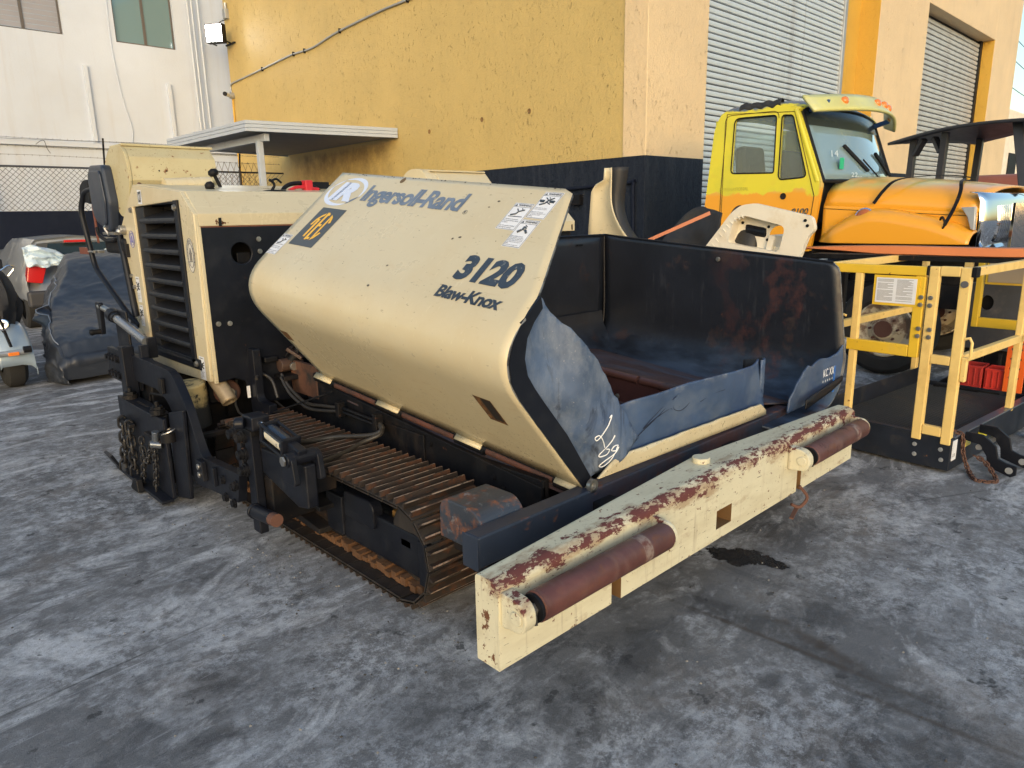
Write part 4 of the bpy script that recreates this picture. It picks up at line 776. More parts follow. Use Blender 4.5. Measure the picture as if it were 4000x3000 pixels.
MB().tube([(-.0, .0, .92), (-.0, -.03, .93), (-.0, -.045, .90), (-.0, -.045, .80), (0, -.02, .78)], .009, 8).build('pull_handle', PEACH, bk, smooth=60, local=True)
B('handle_plate', (-.006, -.03, .64), (.03, .004, .80), PEACH)
MB().tube([(0, .78, 1.0), (-.0, .81, 1.01), (0, .83, .99), (0, .83, .93)], .009, 8).build('pull_handle', PEACH, bk, smooth=60, local=True)
# warning plates, hitch lugs, chain on the right face
def face(n, x0_, x1_, z0_, z1_, mat): return MB().box((x0_, -.0065, z0_), (x1_, -.0025, z1_)).build(n, mat, bk, local=True)
face('paper_label', .02, .09, .09, .23, LBLW); face('warning_label', .22, .34, .14, .21, surf('yellow_label', (.70, .55, .10), .5, layers=[((.12, .3, .3), 20, .5, .6, dict())])); face('warning_label', .48, .68, .14, .20, flat('bright_yellow', (.80, .66, .03), .5))
text('label_letters', 'L5R', (.028, -.0075, .115), (1, 0, 0), (0, 0, 1), .022, .04, TXTD, bk, depth=.0005, local=True)
for x in (.20, .46):
    MB().prism([(-.01, .20), (-.10, .19), (-.15, .12), (-.16, .05), (-.30, .01), (-.33, .03), (-.33, .09), (-.27, .10), (-.22, .12), (-.20, .20), (-.12, .26), (-.01, .26)], 0, x, x+.018).build('hitch_lug', BLACK, bk, .004, local=True)
    m = MB(); m.cyl((x-.004, -.29, .055), (x+.022, -.29, .055), .022); m.build('lug_eye', GALV, bk, local=True)
MB().cyl((.20, -.10, .17), (.48, -.10, .17), .02).build('hitch_pin', STEEL, bk, local=True)
def chain(name, pts, mat, parent, r=.005, L=.035, wd=.024, local=False, n=8):
    cv = curve([V(p) for p in pts], 12); acc = [0]
    for a, b in zip(cv, cv[1:]): acc.append(acc[-1] + (b-a).length)
    k = 0; s_ = 0; lm = None
    while s_ < acc[-1]:
        i = max(j for j in range(len(acc)) if acc[j] <= s_); i = min(i, len(cv)-2); t = (s_-acc[i])/max(1e-6, acc[i+1]-acc[i]); p = cv[i].lerp(cv[i+1], t); d = (cv[i+1]-cv[i]).normalized()
        if lm is None:
            m_ = MB(); h = (L-wd)/2+wd*.15; rr = wd/2
            pl = [(h*1 + rr*math.cos(a), rr*math.sin(a), 0) for a in [R(-90+30*q_) for q_ in range(7)]] + [(-h + rr*math.cos(a), rr*math.sin(a), 0) for a in [R(90+30*q_) for q_ in range(7)]]
            ob = m_.tube(pl, r, 6, closed=True).build('chain_link', mat, parent, smooth=60, local=True); lm = ob
        else: ob = lm.copy(); COL.objects.link(ob)
        rq = d.to_track_quat('X', 'Z') @ Matrix.Rotation(R(90*(k % 2)+20), 3, 'X').to_quaternion()
        ob.rotation_mode = 'QUATERNION'; ob.rotation_quaternion = rq; ob.location = p - (V((0, 0, 0)) if local else parent.location); k += 1; s_ += L*.72
chain('chain', [(.14, .02, .262), (.15, -.012, .24), (.15, -.03, .12), (.13, -.08, .02), (.0, -.17, .008), (.05, -.26, .008), (.12, -.24, .02), (.16, -.16, .09), (.17, -.08, .12)], surf('rusty_chain', (.10, .05, .035), .7), bk, local=True)

# ---------------------------------------------------------------- things stacked behind the hopper
sk = thing('storage_skid', (5.9, 3.4, 0), 'dark steel skid carrying loose panels behind the hopper', 'skid')
box('deck', (5.35, 2.75, 1.20), (6.5, 4.9, 1.30), BLACKD, sk, .01)
for x in (5.4, 6.38):
    for y in (2.8, 4.75): box('leg', (x, y, 0), (x+.08, y+.08, 1.2), BLACKD, sk)
box('side_panel', (5.37, 3.0, .3), (5.39, 4.7, 1.15), BLACKD, sk)
# upright curved fender panel
up = thing('fender_panel', (5.7, 4.4, 1.3), 'curved cream fender panel with dark inner lip standing on end against the navy wall base', 'body panel')
rows = []
for i in range(25):
    t = i/24; z = 1.3 + .88*t; yr = 4.46 - .0*t + .0; yR = 4.425 - .33*max(0, 1-(z-1.42)/.50)**2; yL = pf(z, [(1.3, 4.72), (1.6, 4.71), (1.975, 4.68), (2.045, 4.61), (2.07, 4.53), (2.20, 4.52)])
    rows.append([V((5.6 + .10*math.sin(math.pi*s_)*.6, yR + (yL-yR)*s_, z)) for s_ in [k/10 for k in range(11)]])
MB().grid(rows).build('skin', CREAM, up, smooth=60, solid=.012)
MB().grid([[r[0], r[0] + V((.02, -.02 - .06*max(0, (r[0].z-1.7)/.5), .0)), r[0] + V((.12, -.02 - .09*max(0, (r[0].z-1.6)/.6), 0))] for r in rows]).build('inner_lip', DKRUB, up, smooth=60, solid=.008)
# dark folded sheets
sh = thing('rubber_sheet', (5.8, 3.5, 1.3), 'crumpled dark grey rubber sheets piled between the hopper and the orange truck wing', 'rubber sheet')
for (ya, yb_, zt, x, ph) in ((3.95, 3.30, 1.80, 5.62, 0), (3.45, 2.95, 1.80, 5.72, 2.0)):
    rows = []
    for i in range(14):
        t = i/13; row = []
        for j in range(20):
            s_ = j/19; y = ya + (yb_-ya)*s_; top = 1.45 + (zt-1.45)*max(0, math.sin(min(1, s_*1.35+.05)*math.pi*.62))**1.0 - .07*max(0, s_-.75)*2
            z = 1.28 + (top-1.28)*t; row.append(V((x + .10*math.sin(3.5*s_+ph) + .12*t + .03*noise.noise(V((s_*4, t*3, ph))), y, z)))
        rows.append(row)
    MB().grid(rows).build('sheet', DKRUB, sh, smooth=50, solid=.008)
m = MB(); m.bar((5.52, 3.97, 1.49), (5.53, 3.31, 1.740), .030, .006, up=(1, 0, 0)); tag(m.build('orange_strap', flat('salmon_webbing', (.72, .27, .14), .6)), 'narrow salmon orange strap stretched slanting across the dark rubber sheets', 'strap')
# fibreglass panel
FG = surf('dusty_white_fibreglass', (.74, .69, .58), .45, var=.05, vs=4, bump=.05, layers=[((.55, .43, .24), 6, .52, .75, dict(amt=.5, d=7))])
fgp = thing('moulded_panel', (5.6, 2.9, 1.4), 'off-white moulded panel with square vent and round hole lying behind the hopper edge', 'body panel')
outp = rounded([(3.40, 1.42), (3.25, 1.60), (3.14, 1.74), (3.05, 1.80), (2.93, 1.81), (2.45, 1.70), (2.42, 1.60), (2.47, 1.55), (2.54, 1.34), (3.0, 1.36)], [.02, .1, .1, .05, .02, .04, .03, .03, .02, .02])
rec = rounded([(3.16, 1.49), (3.11, 1.68), (3.02, 1.715), (2.66, 1.625), (2.70, 1.42)], [.04, .06, .04, .05, .05])
side_with_holes(outp, [rec], 5.60, FG, 'face', fgp, .05)
h1 = rounded([(3.07, 1.645), (2.875, 1.61), (2.875, 1.53), (3.06, 1.555)], .03); h2 = [(2.765 + .085*math.cos(a), 1.545 + .085*math.sin(a)) for a in [k*math.pi/12 for k in range(24)]]
rec2 = [(2.935 + (y-2.935)*1.03, 1.56 + (z-1.56)*1.04) for y, z in rec]; side_with_holes(rec2, [h1, h2], 5.70, FG, 'recess', fgp, .012)
n_ = len(rec); MB().grid([[V((5.575, *p)) for p in rec + rec[:1]], [V((5.70, *p)) for p in rec2 + rec2[:1]]]).build('recess_wall', FG, fgp, smooth=50)
MB().cyl((5.72, 3.05, 1.60), (5.72, 2.88, 1.57), .045).build('vent_drum', BLACK, fgp); MB().cyl((5.86, 2.72, 1.50), (5.86, 2.70, 1.68), .03).build('dark_strut', BLACKD, fgp)
MB().prism([(y, z) for y, z in outp[-14:]], 0, 5.62, 5.9) if 0 else None
rr_ = MB()
for k in range(9):
    t = k/8; y = 3.34 - .26*t; z = 1.50 + .24*math.sin(t*1.45); rr_.bar((5.572, y - .035, z - .02), (5.572, y - .062, z - .045), .006, .008)
rr_.build('rim_rib', FG, fgp)
MB().bar((5.8, 2.86, 1.28), (5.8, 2.80, 1.55), .3, .05).build('foot', FG, fgp)
for y, z in ((3.09, 1.655), (2.855, 1.62), (3.08, 1.53), (2.86, 1.515), (2.50, 1.67), (2.48, 1.63)):
    m = MB(); bolt(m, (5.69 if y > 2.6 else 5.573, y, z), (-1, 0, 0), .010, .008); m.build('bolt', BLACKD, fgp)
# long orange plank/rail
pk = MB(); rows = []
for i in range(24):
    t = i/23; y = 2.86 - 2.4*t; zc = 1.40 + .045*t**.8 + .01*math.sin(t*7); w_ = .070*min(1, .15 + t*3.2); rows.append([V((6.4, y, zc + .028)), V((6.37, y, zc + .02)), V((6.362, y, zc - w_ + .03)), V((6.38, y, zc - w_ + .02))])
pk.grid(rows); tag(pk.build('orange_rail', surf('faded_orange_plastic', (.62, .20, .065), .45, var=.06, bump=.03), None, smooth=40, solid=.02), 'long faded orange plastic rail lying above the yellow basket rails', 'rail')
rp = thing('rail_stand', (6.55, 1.6, 0), 'dark folded stand carrying the long orange rail behind the basket', 'stand')
for y in (1.0, 2.5): box('leg', (6.46, y, 0), (6.52, y+.05, 1.37), BLACKD, rp)
box('beam', (6.40, .6, 1.33), (6.6, 2.8, 1.37), BLACKD, rp)
# dark attachment with oval hole, and red-orange crates, behind the basket
at = thing('machine_attachment', (7.3, .9, 0), 'dark steel attachment frame with an oval opening behind the basket', 'attachment')
pl = rounded([(1.80, .52), (1.12, .52), (1.12, 1.10), (1.80, 1.10)], .05); ov = [(1.60 + .05*math.cos(a), .93 + .065*math.sin(a)) for a in [k*math.pi/10 for k in range(20)]]
GRYP = surf('scuffed_dark_plate', (.045, .05, .065), .45, var=.2, vs=5, layers=[((.12, .11, .11), 6, .55, .7, dict(amt=.5))])
side_with_holes(pl, [ov], 7.3, GRYP, 'side_plate', at, .03)
box('housing', (7.34, 1.05, .1), (7.6, 1.82, 1.08), BLACKD, at, .03); box('foot', (6.95, 1.1, 0), (7.7, 1.85, .22), BLACKD, at)
for k in range(5): box('rib', (7.26, 1.15 + k*.14, .22), (7.30, 1.18 + k*.14, .5), BLACKD, at)
for k, (y, h, ox, l_) in enumerate(((1.575, .17, 0, 'dull red plastic crate standing left of the orange perforated bracket'), (1.40, .16, .02, 'bright red plastic crate nearest the orange perforated bracket'), )):
    cr = thing('plastic_crate', (7.05, y, .22), l_, 'crate', group='red crates behind the basket')
    RC = flat('crate_red%d' % k, ((.42, .035, .03), (.55, .04, .03))[k], .4); zb = .222
    box('wall', (6.98, y-.08, zb+.03), (6.99, y+.08, zb+.03+h), RC, cr, .004); box('wall', (7.17, y-.08, zb+.03), (7.18, y+.08, zb+.03+h), RC, cr, .004); box('wall', (6.991, y-.08, zb+.03), (7.169, y-.07, zb+.03+h), RC, cr, .004); box('wall', (6.991, y+.07, zb+.03), (7.169, y+.08, zb+.03+h), RC, cr, .004)
    box('base', (6.98, y-.08, zb), (7.18, y+.08, zb+.03), RC, cr, .004)
    for j in range(4): box('rib', (6.972, y-.07+j*.042, zb+.03), (6.979, y-.06+j*.042, zb+.01+h), RC, cr, .002)
ob_ = thing('perforated_bracket', (6.96, 1.27, .22), 'upright orange perforated steel bracket beside the red crates', 'bracket')
pl = rounded([(1.335, .224), (1.20, .224), (1.20, .69), (1.335, .69)], .02); hs_ = [[(y + .010*math.cos(a), z + .010*math.sin(a)) for a in [k*math.pi/6 for k in range(12)]] for y in (1.24, 1.30) for z in (.36, .44, .52, .60, .65)]
side_with_holes(pl, hs_, 6.96, flat('bright_orange_steel', (.75, .13, .02), .4), 'plate', ob_, .02)
# ================================================================ asphalt paver
pv = thing('asphalt_paver', (2.9, 3.4, 0), 'large cream and black tracked paver with open hopper and chipped cream push beam', 'paver')
def P_(n, a, b, mat, bev=.004, par=None): return MB().box(a, b).build(n, mat, par or pv, bev)
def bl(pts, n, mat=STEEL, par=None, r=.012, h=.010):
    for p in pts: m = MB(); bolt(m, p, n, r, h); m.build('bolt', mat, par or pv)
# ---- left wing (folded up): flat leaf + rolled corner + lower leaf
A0 = V((1.915, 1.95, 1.345)); E0 = V((-.0437, .9948, .0922)).normalized(); D0 = V((.767, -.026, .642)); D0 = (D0 - E0*D0.dot(E0)).normalized(); N0 = E0.cross(D0)   # N0 points inward/down
def WP(e, d, o=0): return A0 + E0*e + D0*d - N0*o
cor_f = V((1.753, 1.95, 1.209)); Lw = 2.06
def lower(e, s):     # s: 0 tangent on flat leaf .. 1 hinge
    f = e / Lw; hf = V((2.30, 1.95, .54)).lerp(V((2.18, 4.0, .774)), f); p0 = WP(e, -.02); cf = cor_f + E0*e
    pr = cf + (hf - cf).normalized()*.235; p0b = cf + D0*.235
    return p0b, cf, pr, hf
def wing_pt(e, k, NB=12):
    p0, c, p1, h = lower(e, 0)
    if k <= NB: t = k/NB; return p0*(1-t)**2*1 + c*2*t*(1-t)*1 + p1*t*t
    t = (k-NB)/6; return p1.lerp(h, t)
NE = 40; rows = []
dmax = .765
def fe(d):  # front edge start e for height d on the leaf
    if d < .142: return .013*d/.142
    if d < .70: return .013 + (.228-.013)*(d-.142)/.558
    t = (d-.70)/(dmax-.70); return .228 + .075*(1 - math.sqrt(max(0, 1-t*t)))
for k in range(14):
    d = dmax - (dmax-.06)*(k/13)**1.25; e0 = fe(d); rows.append([WP(e0 + (2.078 - e0 - .02*(1-d/dmax))*i/NE, d) for i in range(NE+1)])
for k in range(0, 19):
    rows.append([wing_pt(Lw*i/NE, k) for i in range(NE+1)])
WM = [CREAM, BLACK, surf('scraped_edge', (.20, .21, .22), .45, .4, layers=[((.03, .03, .035), 12, .5, .6, dict())])]
lw = MB(); lw.grid(rows); lwing = lw.build('hopper_wing', WM, pv, smooth=60, solid=.014, offs=1)
lwing['label'] = 'folded-up left hopper wing, cream with lettering'
# fix winding so that the thickness goes inward
me = lwing.data; me.calc_loop_triangles()
if (me.polygons[10].normal).dot(-N0) < 0: me.flip_normals()
lwing.modifiers['solid'].offset = -1
# black inner flange at the wing's front end
PF = [(2.024, 1.438), (1.985, 1.405), (1.915, 1.345), (1.868, 1.275), (1.845, 1.19), (1.856, 1.11), (1.90, 1.035), (1.96, .96), (2.11, .775), (2.30, .542)]
PI = [(2.028, 1.425), (2.035, 1.39), (1.985, 1.34), (1.945, 1.28), (1.93, 1.20), (1.945, 1.13), (1.985, 1.07), (2.04, 1.0), (2.18, .83), (2.335, .60)]
fl_ = MB(); fl_.grid([[V((x, 1.945, z)) for x, z in PF], [V((x, 1.945, z)) for x, z in PI]]); fl_.build('wing_flange', BLACK, pv, solid=.016)
# rubber curtains
def sheet(name, outline, y, mat, th=.012, wav=.012, sd=0, nx=26, nz=22, yf=None, bend=None):
    """cloth-like sheet filling a polygon in the XZ plane"""
    xs_ = [p[0] for p in outline]; zs = [p[1] for p in outline]; bm = bmesh.new()
    vs = [bm.verts.new((x, 0, z)) for x, z in outline]; es = [bm.edges.new((vs[i], vs[(i+1) % len(vs)])) for i in range(len(vs))]
    bmesh.ops.triangle_fill(bm, use_beauty=True, edges=es)
    for ax_, lo, hi, n in ((0, min(xs_), max(xs_), nx), (2, min(zs), max(zs), nz)):
        for i in range(1, n):
            c = [0, 0, 0]; c[ax_] = lo + (hi-lo)*i/n; no = [0, 0, 0]; no[ax_] = 1
            bmesh.ops.bisect_plane(bm, geom=bm.verts[:] + bm.edges[:] + bm.faces[:], plane_co=c, plane_no=no)
    for v in bm.verts:
        p = v.co; v.co.y = y + wav*noise.noise(V((p.x*4 + sd, p.z*4, 0)))*1.5 + .4*wav*noise.noise(V((p.x*13 + sd, p.z*13, 1))) + (yf(p.x, p.z) if yf else 0)
    bmesh.ops.recalc_face_normals(bm, faces=bm.faces)
    me = bpy.data.meshes.new(name); bm.to_mesh(me); bm.free(); me.materials.append(mat)
    for p in me.polygons: p.use_smooth = True
    o = bpy.data.objects.new(name, me); COL.objects.link(o); o.parent = pv; o.location = -pv.location
    md = o.modifiers.new('solid', 'SOLIDIFY'); md.thickness = th; return o
def jag(poly, a=.006, step=.03, sd=1, skip=()):
    rnd = random.Random(sd); out = []
    for i, p in enumerate(poly):
        q = poly[(i+1) % len(poly)]; out.append(p); L = math.dist(p, q)
        if i in skip: continue
        n = int(L/step)
        for k in range(1, n): t = k/n; out.append((p[0]+(q[0]-p[0])*t + rnd.uniform(-a, a), p[1]+(q[1]-p[1])*t + rnd.uniform(-a, a)))
    return out
cyf = lambda x, z: -.092*(lambda t: t*t*(3-2*t))(min(1, max(0, (x - max(2.06, 2.34 - max(0, z-.60)*.72))/.20)))
lr = jag([(2.062, 1.428), (2.075, 1.42), (2.085, 1.395), (2.222, 1.243), (2.491, .897), (2.625, .724), (2.50, .655), (2.40, .60), (2.325, .545), (2.28, .62), (1.925, 1.12), (1.905, 1.21), (1.985, 1.335)], .005, .03, 4, (6, 7, 8, 9, 10, 11))
rb1 = sheet('rubber_curtain', lr, 1.988, RUBBER, .010, .012, 2, yf=cyf)
rb1['label'] = 'blue-grey rubber curtain on the left wing with chalk marks'
fp = [(2.44, .62), (2.45, .80), (2.484, .895), (2.62, .90), (2.806, .898), (3.09, .905), (3.582, .885), (3.80, .875), (3.88, .880), (3.935, .888), (3.93, .60)]
rb2 = sheet('rubber_curtain', jag(fp, .0005, .05, 2, (0, 10, 11)), 1.945, RUBBER2, .012, .004, 8, nx=40, yf=lambda x, z: .05*max(0, (x-3.55)/.38)**2.2*max(0, (z-.62)/.26) - .05*max(0, (z-.62))*math.sin((x-2.3)*1.9))
cpath = curve([V(p) for p in ((3.91, 1.950, 0), (3.95, 1.952, 0), (3.985, 1.968, 0), (4.01, 2.0, 0), (4.025, 2.05, 0), (4.035, 2.13, 0))], 4)
for a_, b_, mt_ in ((0, 11, RUBBER2), (10, len(cpath), DKRUB)):
    MB().grid([[V((p.x, p.y, .60 + (.288 - .04*max(0, k+a_-12)/9)*zz)) for k, p in enumerate(cpath[a_:b_])] for zz in [q/6 for q in range(7)]]).build('rubber_curl', mt_, pv, smooth=60, solid=.011)
rr2 = [(4.085, .545), (4.10, .63), (4.17, .72), (4.26, .80), (4.285, .815), (4.33, .80), (4.42, .835), (4.53, .83), (4.62, .845), (4.70, .88), (4.735, .935), (4.745, .86), (4.73, .76), (4.69, .68), (4.62, .625), (4.52, .585)]
k_ = 1.0
rb3 = sheet('rubber_curtain', jag(rr2, .004, .03, 6, (0, 1, 12, 13, 14, 15)), 1.80, RUBBER2, .012, .010, 5, yf=lambda x, z: .06*(1-(x-4.1)/.65))
# chalk writing
def scrib(name, segs, y, mat, r=.0016):
    for s_ in segs: MB().tube([V((x, (1.972 + cyf(x, z) if y is None else y), z)) for x, z in s_], r, 5, smooth=5).build(name, mat, pv)
scrib('chalk_stroke', [[(2.385, .875), (2.40, .885), (2.395, .87), (2.37, .835), (2.345, .79), (2.335, .775), (2.325, .79), (2.338, .80), (2.36, .775), (2.38, .735)], [(2.425, .785), (2.40, .755), (2.372, .70), (2.378, .685), (2.40, .695), (2.405, .72), (2.39, .725)], [(2.448, .735), (2.425, .735), (2.415, .715), (2.44, .71), (2.455, .725), (2.435, .695), (2.405, .66), (2.392, .635), (2.405, .628), (2.42, .645), (2.432, .68), (2.45, .735)]], None, CHALK, .0026)
INK = flat('marker_ink', (.012, .016, .035), .6)
scrib('marker_scribble', [[(2.62, .70), (2.70, .735), (2.78, .765), (2.86, .80), (2.88, .815), (2.86, .82), (2.78, .785), (2.70, .745), (2.80, .775), (2.92, .80), (2.94, .79)], [(2.98, .86), (2.95, .80), (3.02, .77), (3.10, .80), (3.12, .855), (3.05, .835), (3.0, .79)], [(2.56, .69), (2.52, .655), (2.50, .63), (2.54, .615), (2.60, .64)], [(3.2, .78), (3.32, .80), (3.45, .80)]], 1.925, INK, .002)
text('chalk_mark', 'KC XX', (4.36, 1.772, .735), (1, 0, 0), (0, 0, 1), .05, .16, CHALK, pv, depth=.003); text('chalk_mark', 'IIIII', (4.36, 1.772, .700), (1, 0, 0), (0, 0, 1), .015, .14, CHALK, pv, depth=.003, spacing=1.6)
BTAPE = flat('blue_paint_drip', (.02, .12, .42), .5); P_('blue_mark', (4.53, 1.772, .61), (4.55, 1.776, .78), BTAPE, 0)
sheet('curtain_clamp_plate', rounded([(4.13, .575), (4.14, .64), (4.66, .70), (4.66, .665), (4.50, .625)], .01), 1.772, BLACK, .008, 0, nx=4, nz=3)
# cream strip, hinge pins and cross beams
sheet('apron_strip', jag([(2.33, .602), (2.40, .64), (2.47, .673), (3.815, .651), (3.885, .60), (3.885, .572)], .002, .05, 9, (0, 1, 3, 4, 5)), 1.905, CREAM, .012, 0, nx=6, nz=3)
for x, z in ((3.18, .625), (2.85, .632), (3.5, .622)): MB().box((x-.05, 1.896, z-.018), (x+.05, 1.899, z+.012)).build('stencil_mark', surf('faint_stencil', (.35, .30, .20), .6, layers=[((.66, .575, .37), 40, .5, .54, dict(d=4))]), pv) if 0 else None
P_('cross_beam', (1.62, 1.90, .425), (4.20, 1.985, .558), NAVYST, .008); P_('rear_cross_beam', (1.75, 2.0, .30), (4.15, 2.10, .42), BLACKD, .008)
P_('beam_end_plate', (1.612, 1.897, .42), (1.619, 1.988, .560), NAVYST, .003); P_('beam_bracket', (1.75, 2.125, .36), (2.0, 2.22, .41), BLACKD, .01)
MB().prism(rounded([(1.988, .42), (1.988, .555), (2.04, .60), (2.23, .60), (2.26, .56), (2.26, .42)], [0, .03, .03, .02, .02, 0]), 0, 1.715, 1.955).build('track_guard', surf('scraped_guard', (.05, .06, .08), .4, .3, var=.2, bump=.15, layers=[((.20, .075, .035), 9, .52, .64, dict(d=8)), ((.30, .31, .33), 20, .6, .7, dict(amt=.5))]), pv, .006)
P_('lower_frame', (2.15, 2.2, .15), (3.9, 2.3, .40), BLACKD); 
# ---- push beam
bm_ = MB(); n = 14; X0, X1 = 1.40, 4.33
rows = []
for i in range(n+1):
    t = i/n; x = X0 + (X1-X0)*t; b = 1 - abs(2*t-1); yf_ = 1.545 + .085*min(1, b*1.1); yb2 = 1.665 + .10*b; yf_ = 1.552 + .0*b
    zt = .588 + .012*b; sec = rounded([(yf_ , .265), (yf_-.0, zt-.018), (yf_+.035, zt+.0), (yb2, zt), (yb2, .265)], [.004, .03, .012, .018, .004], 4)
    rows.append([V((x, y, z)) for y, z in sec + sec[:1]])
bm_.grid(rows); k = len(rows[0]) - 1; bm_.add(rows[0][:k], [tuple(range(k))]); bm_.add(rows[-1][:k], [tuple(range(k))])
pb = bm_.build('push_beam', BEAMC, pv); pb['label'] = 'chipped cream push beam with red-brown rollers'
DK = flat('hole_dark', (.010, .008, .007), .9); RUSTM = surf('hole_rust', (.16, .085, .03), .85, var=.3)
def hole(x0_, x1_, z0_, z1_):
    MB().add([(x0_, 1.5495, z0_), (x1_, 1.5495, z0_), (x1_, 1.5495, z1_), (x0_, 1.5495, z1_)], [(0, 1, 2, 3)]).build('socket', DK, pb)
    f = MB(); f.box((x0_-.008, 1.546, z0_-.008), (x0_, 1.551, z1_+.008)).box((x1_, 1.546, z0_-.008), (x1_+.008, 1.551, z1_+.008)).box((x0_, 1.546, z1_), (x1_, 1.551, z1_+.008)).box((x0_, 1.546, z0_-.008), (x1_, 1.551, z0_)); f.build('socket_rim', BEAMC, pb)
    MB().add([(x0_, 1.5488, z0_), (x0_+.5*(x1_-x0_), 1.5488, z0_), (x0_+.3*(x1_-x0_), 1.5488, z1_), (x0_, 1.5488, z1_)], [(0, 1, 2, 3)]).build('socket_rust', RUSTM, pb)
# real openings: cut with a boolean so that the beam is hollow there
def cut(ob, a, b):
    c = MB().box(a, b).build('cutter', DK, None); c.location = -pv.location if ob.parent is pv else (0, 0, 0)
    md = ob.modifiers.new('cut', 'BOOLEAN'); md.object = c; md.operation = 'DIFFERENCE'; md.solver = 'EXACT'
    dg = bpy.context.evaluated_depsgraph_get(); me2 = bpy.data.meshes.new_from_object(ob.evaluated_get(dg)); ob.modifiers.clear(); ob.data = me2; bpy.data.objects.remove(c)
pb.location = (0, 0, 0); bpy.context.view_layer.update()
for a, b in (((2.765, 1.50, .32), (2.90, 1.70, .412)), ((1.995, 1.50, .25), (2.055, 1.66, .375)), ((3.59, 1.50, .25), (3.64, 1.66, .41))):
    c = MB().box(a, b).build('cutter', RUSTM, None); c.location = pv.location + pb.location; md = pb.modifiers.new('cut', 'BOOLEAN'); md.object = c; md.solver = 'EXACT'
    try: md.material_mode = 'TRANSFER'
    except Exception: pass
    bpy.context.view_layer.update(); dg = bpy.context.evaluated_depsgraph_get(); me2 = bpy.data.meshes.new_from_object(pb.evaluated_get(dg)); pb.modifiers.clear(); pb.data = me2; bpy.data.objects.remove(c)
pb.location = -pv.location
MB().cyl((2.84, 1.69, .598), (2.84, 1.69, .625), .042, n=24).build('pivot_cap', BEAMC, pb, .004, smooth=35)
def roller(xa, xb, dy=0):
    y, z = 1.478, .497
    r_ = MB().lathe((xa, y, z), (1, 0, 0), [(0, .02), (0, .046), (.004, .054), (.02, .055), (xb-xa-.02, .055), (xb-xa-.006, .050), (xb-xa, .035), (xb-xa, .0)], 32).build('push_roller', OXIDE, pv, smooth=40)
    MB().lathe((xa-.012, y, z), (1, 0, 0), [(0, .02), (0, .05), (.012, .05)], 24).build('roller_seal', BLACKD, r_, smooth=40)
    MB().lathe((xa + (xb-xa)*.72, y, z), (1, 0, 0), [(0, .0553), (.03, .0556), (.05, .0553)], 32).build('roller_band', surf('worn_grey', (.20, .15, .13), .5, layers=[((.105, .038, .032), 14, .45, .6, dict())]), r_)
    for x, s_ in ((xa-.085, 1), (xb+.004, -1)):
        pr = rounded([(1.5515, .555), (1.47, .548), (1.44, .52), (1.435, .475), (1.455, .44), (1.5515, .43)], [0, .02, .02, .02, .02, 0]); w_ = .052 if s_ > 0 else .022
        b_ = MB().prism(pr, 0, x, x+w_).build('roller_bracket', BEAMC, pv, .005)
        if s_ > 0:
            MB().cyl((x-.008, 1.475, .492), (x, 1.475, .492), .024, n=20).build('pin_head', BEAMC, b_, .003); MB().cyl((x+.03, 1.475, .495), (x+.078, 1.475, .495), .026, n=6).build('pin', STEEL, b_, .003)
            MB().bar((x+.06, 1.45, .452), (x+.075, 1.47, .50), .012, .022).build('cotter', BLACKD, b_)
roller(1.495, 2.245); roller(3.545, 4.25)
MB().tube([(3.60, 1.54, .30), (3.62, 1.50, .24), (3.58, 1.52, .19), (3.54, 1.55, .21)], .009, 6, smooth=4).build('tow_hook', surf('rusty_hub', (.11, .05, .035), .8), pv)
MB().bar((3.44, 1.50, .175), (3.60, 1.54, .185), .02, .008).build('hook_tail', surf('rusty_hub', (.11, .05, .035), .8), pv)
for x in (2.3, 3.4): P_('push_beam_mount', (x, 1.70, .30), (x+.12, 2.0, .50), BLACKD)
# ---- hopper interior: right wing (lowered), back wall, floor
def rwp(y, k):      # k 0..1 along section from hinge to top
    f = (y - 1.80)/2.0; zh = .50 + .17*f; zt = 1.415 + .165*f; xo = 4.70
    s_ = k*1.75
    if s_ < .55: return V((3.86 + s_*1.0, y, zh + .02*s_))
    if s_ < .95:
        a = (s_-.55)/.40*math.pi/2; return V((4.41 + .30*math.sin(a), y, zh + .01 + .28*(1-math.cos(a))))
    t = (s_-.95)/.80; return V((4.71 - .02*t, y, zh + .29 + (zt - zh - .29)*t))
rows = []
for k in range(43):
    kk = k/42; row = []
    for i in range(31):
        t = i/30; p0 = rwp(1.8, kk); y0_ = 1.78 + .08*max(0, (p0.z-.8)/.6)
        if p0.z > 1.34: y0_ += .07*(1 - math.sqrt(max(0, 1-((p0.z-1.34)/.08)**2)))
        row.append(rwp(y0_ + (3.78 - y0_)*t, kk))
    rows.append(row)
rw = MB().grid(rows).build('hopper_wing', [HOPPER, CREAM, WM[2]], pv, smooth=60, solid=.014, offs=1); rw['label'] = 'lowered right hopper wing, worn black inside'
me = rw.data
pp_ = max(me.polygons, key=lambda p: p.center.x + p.center.z)
if pp_.normal.x > 0: me.flip_normals()
rw.modifiers['solid'].offset = -1
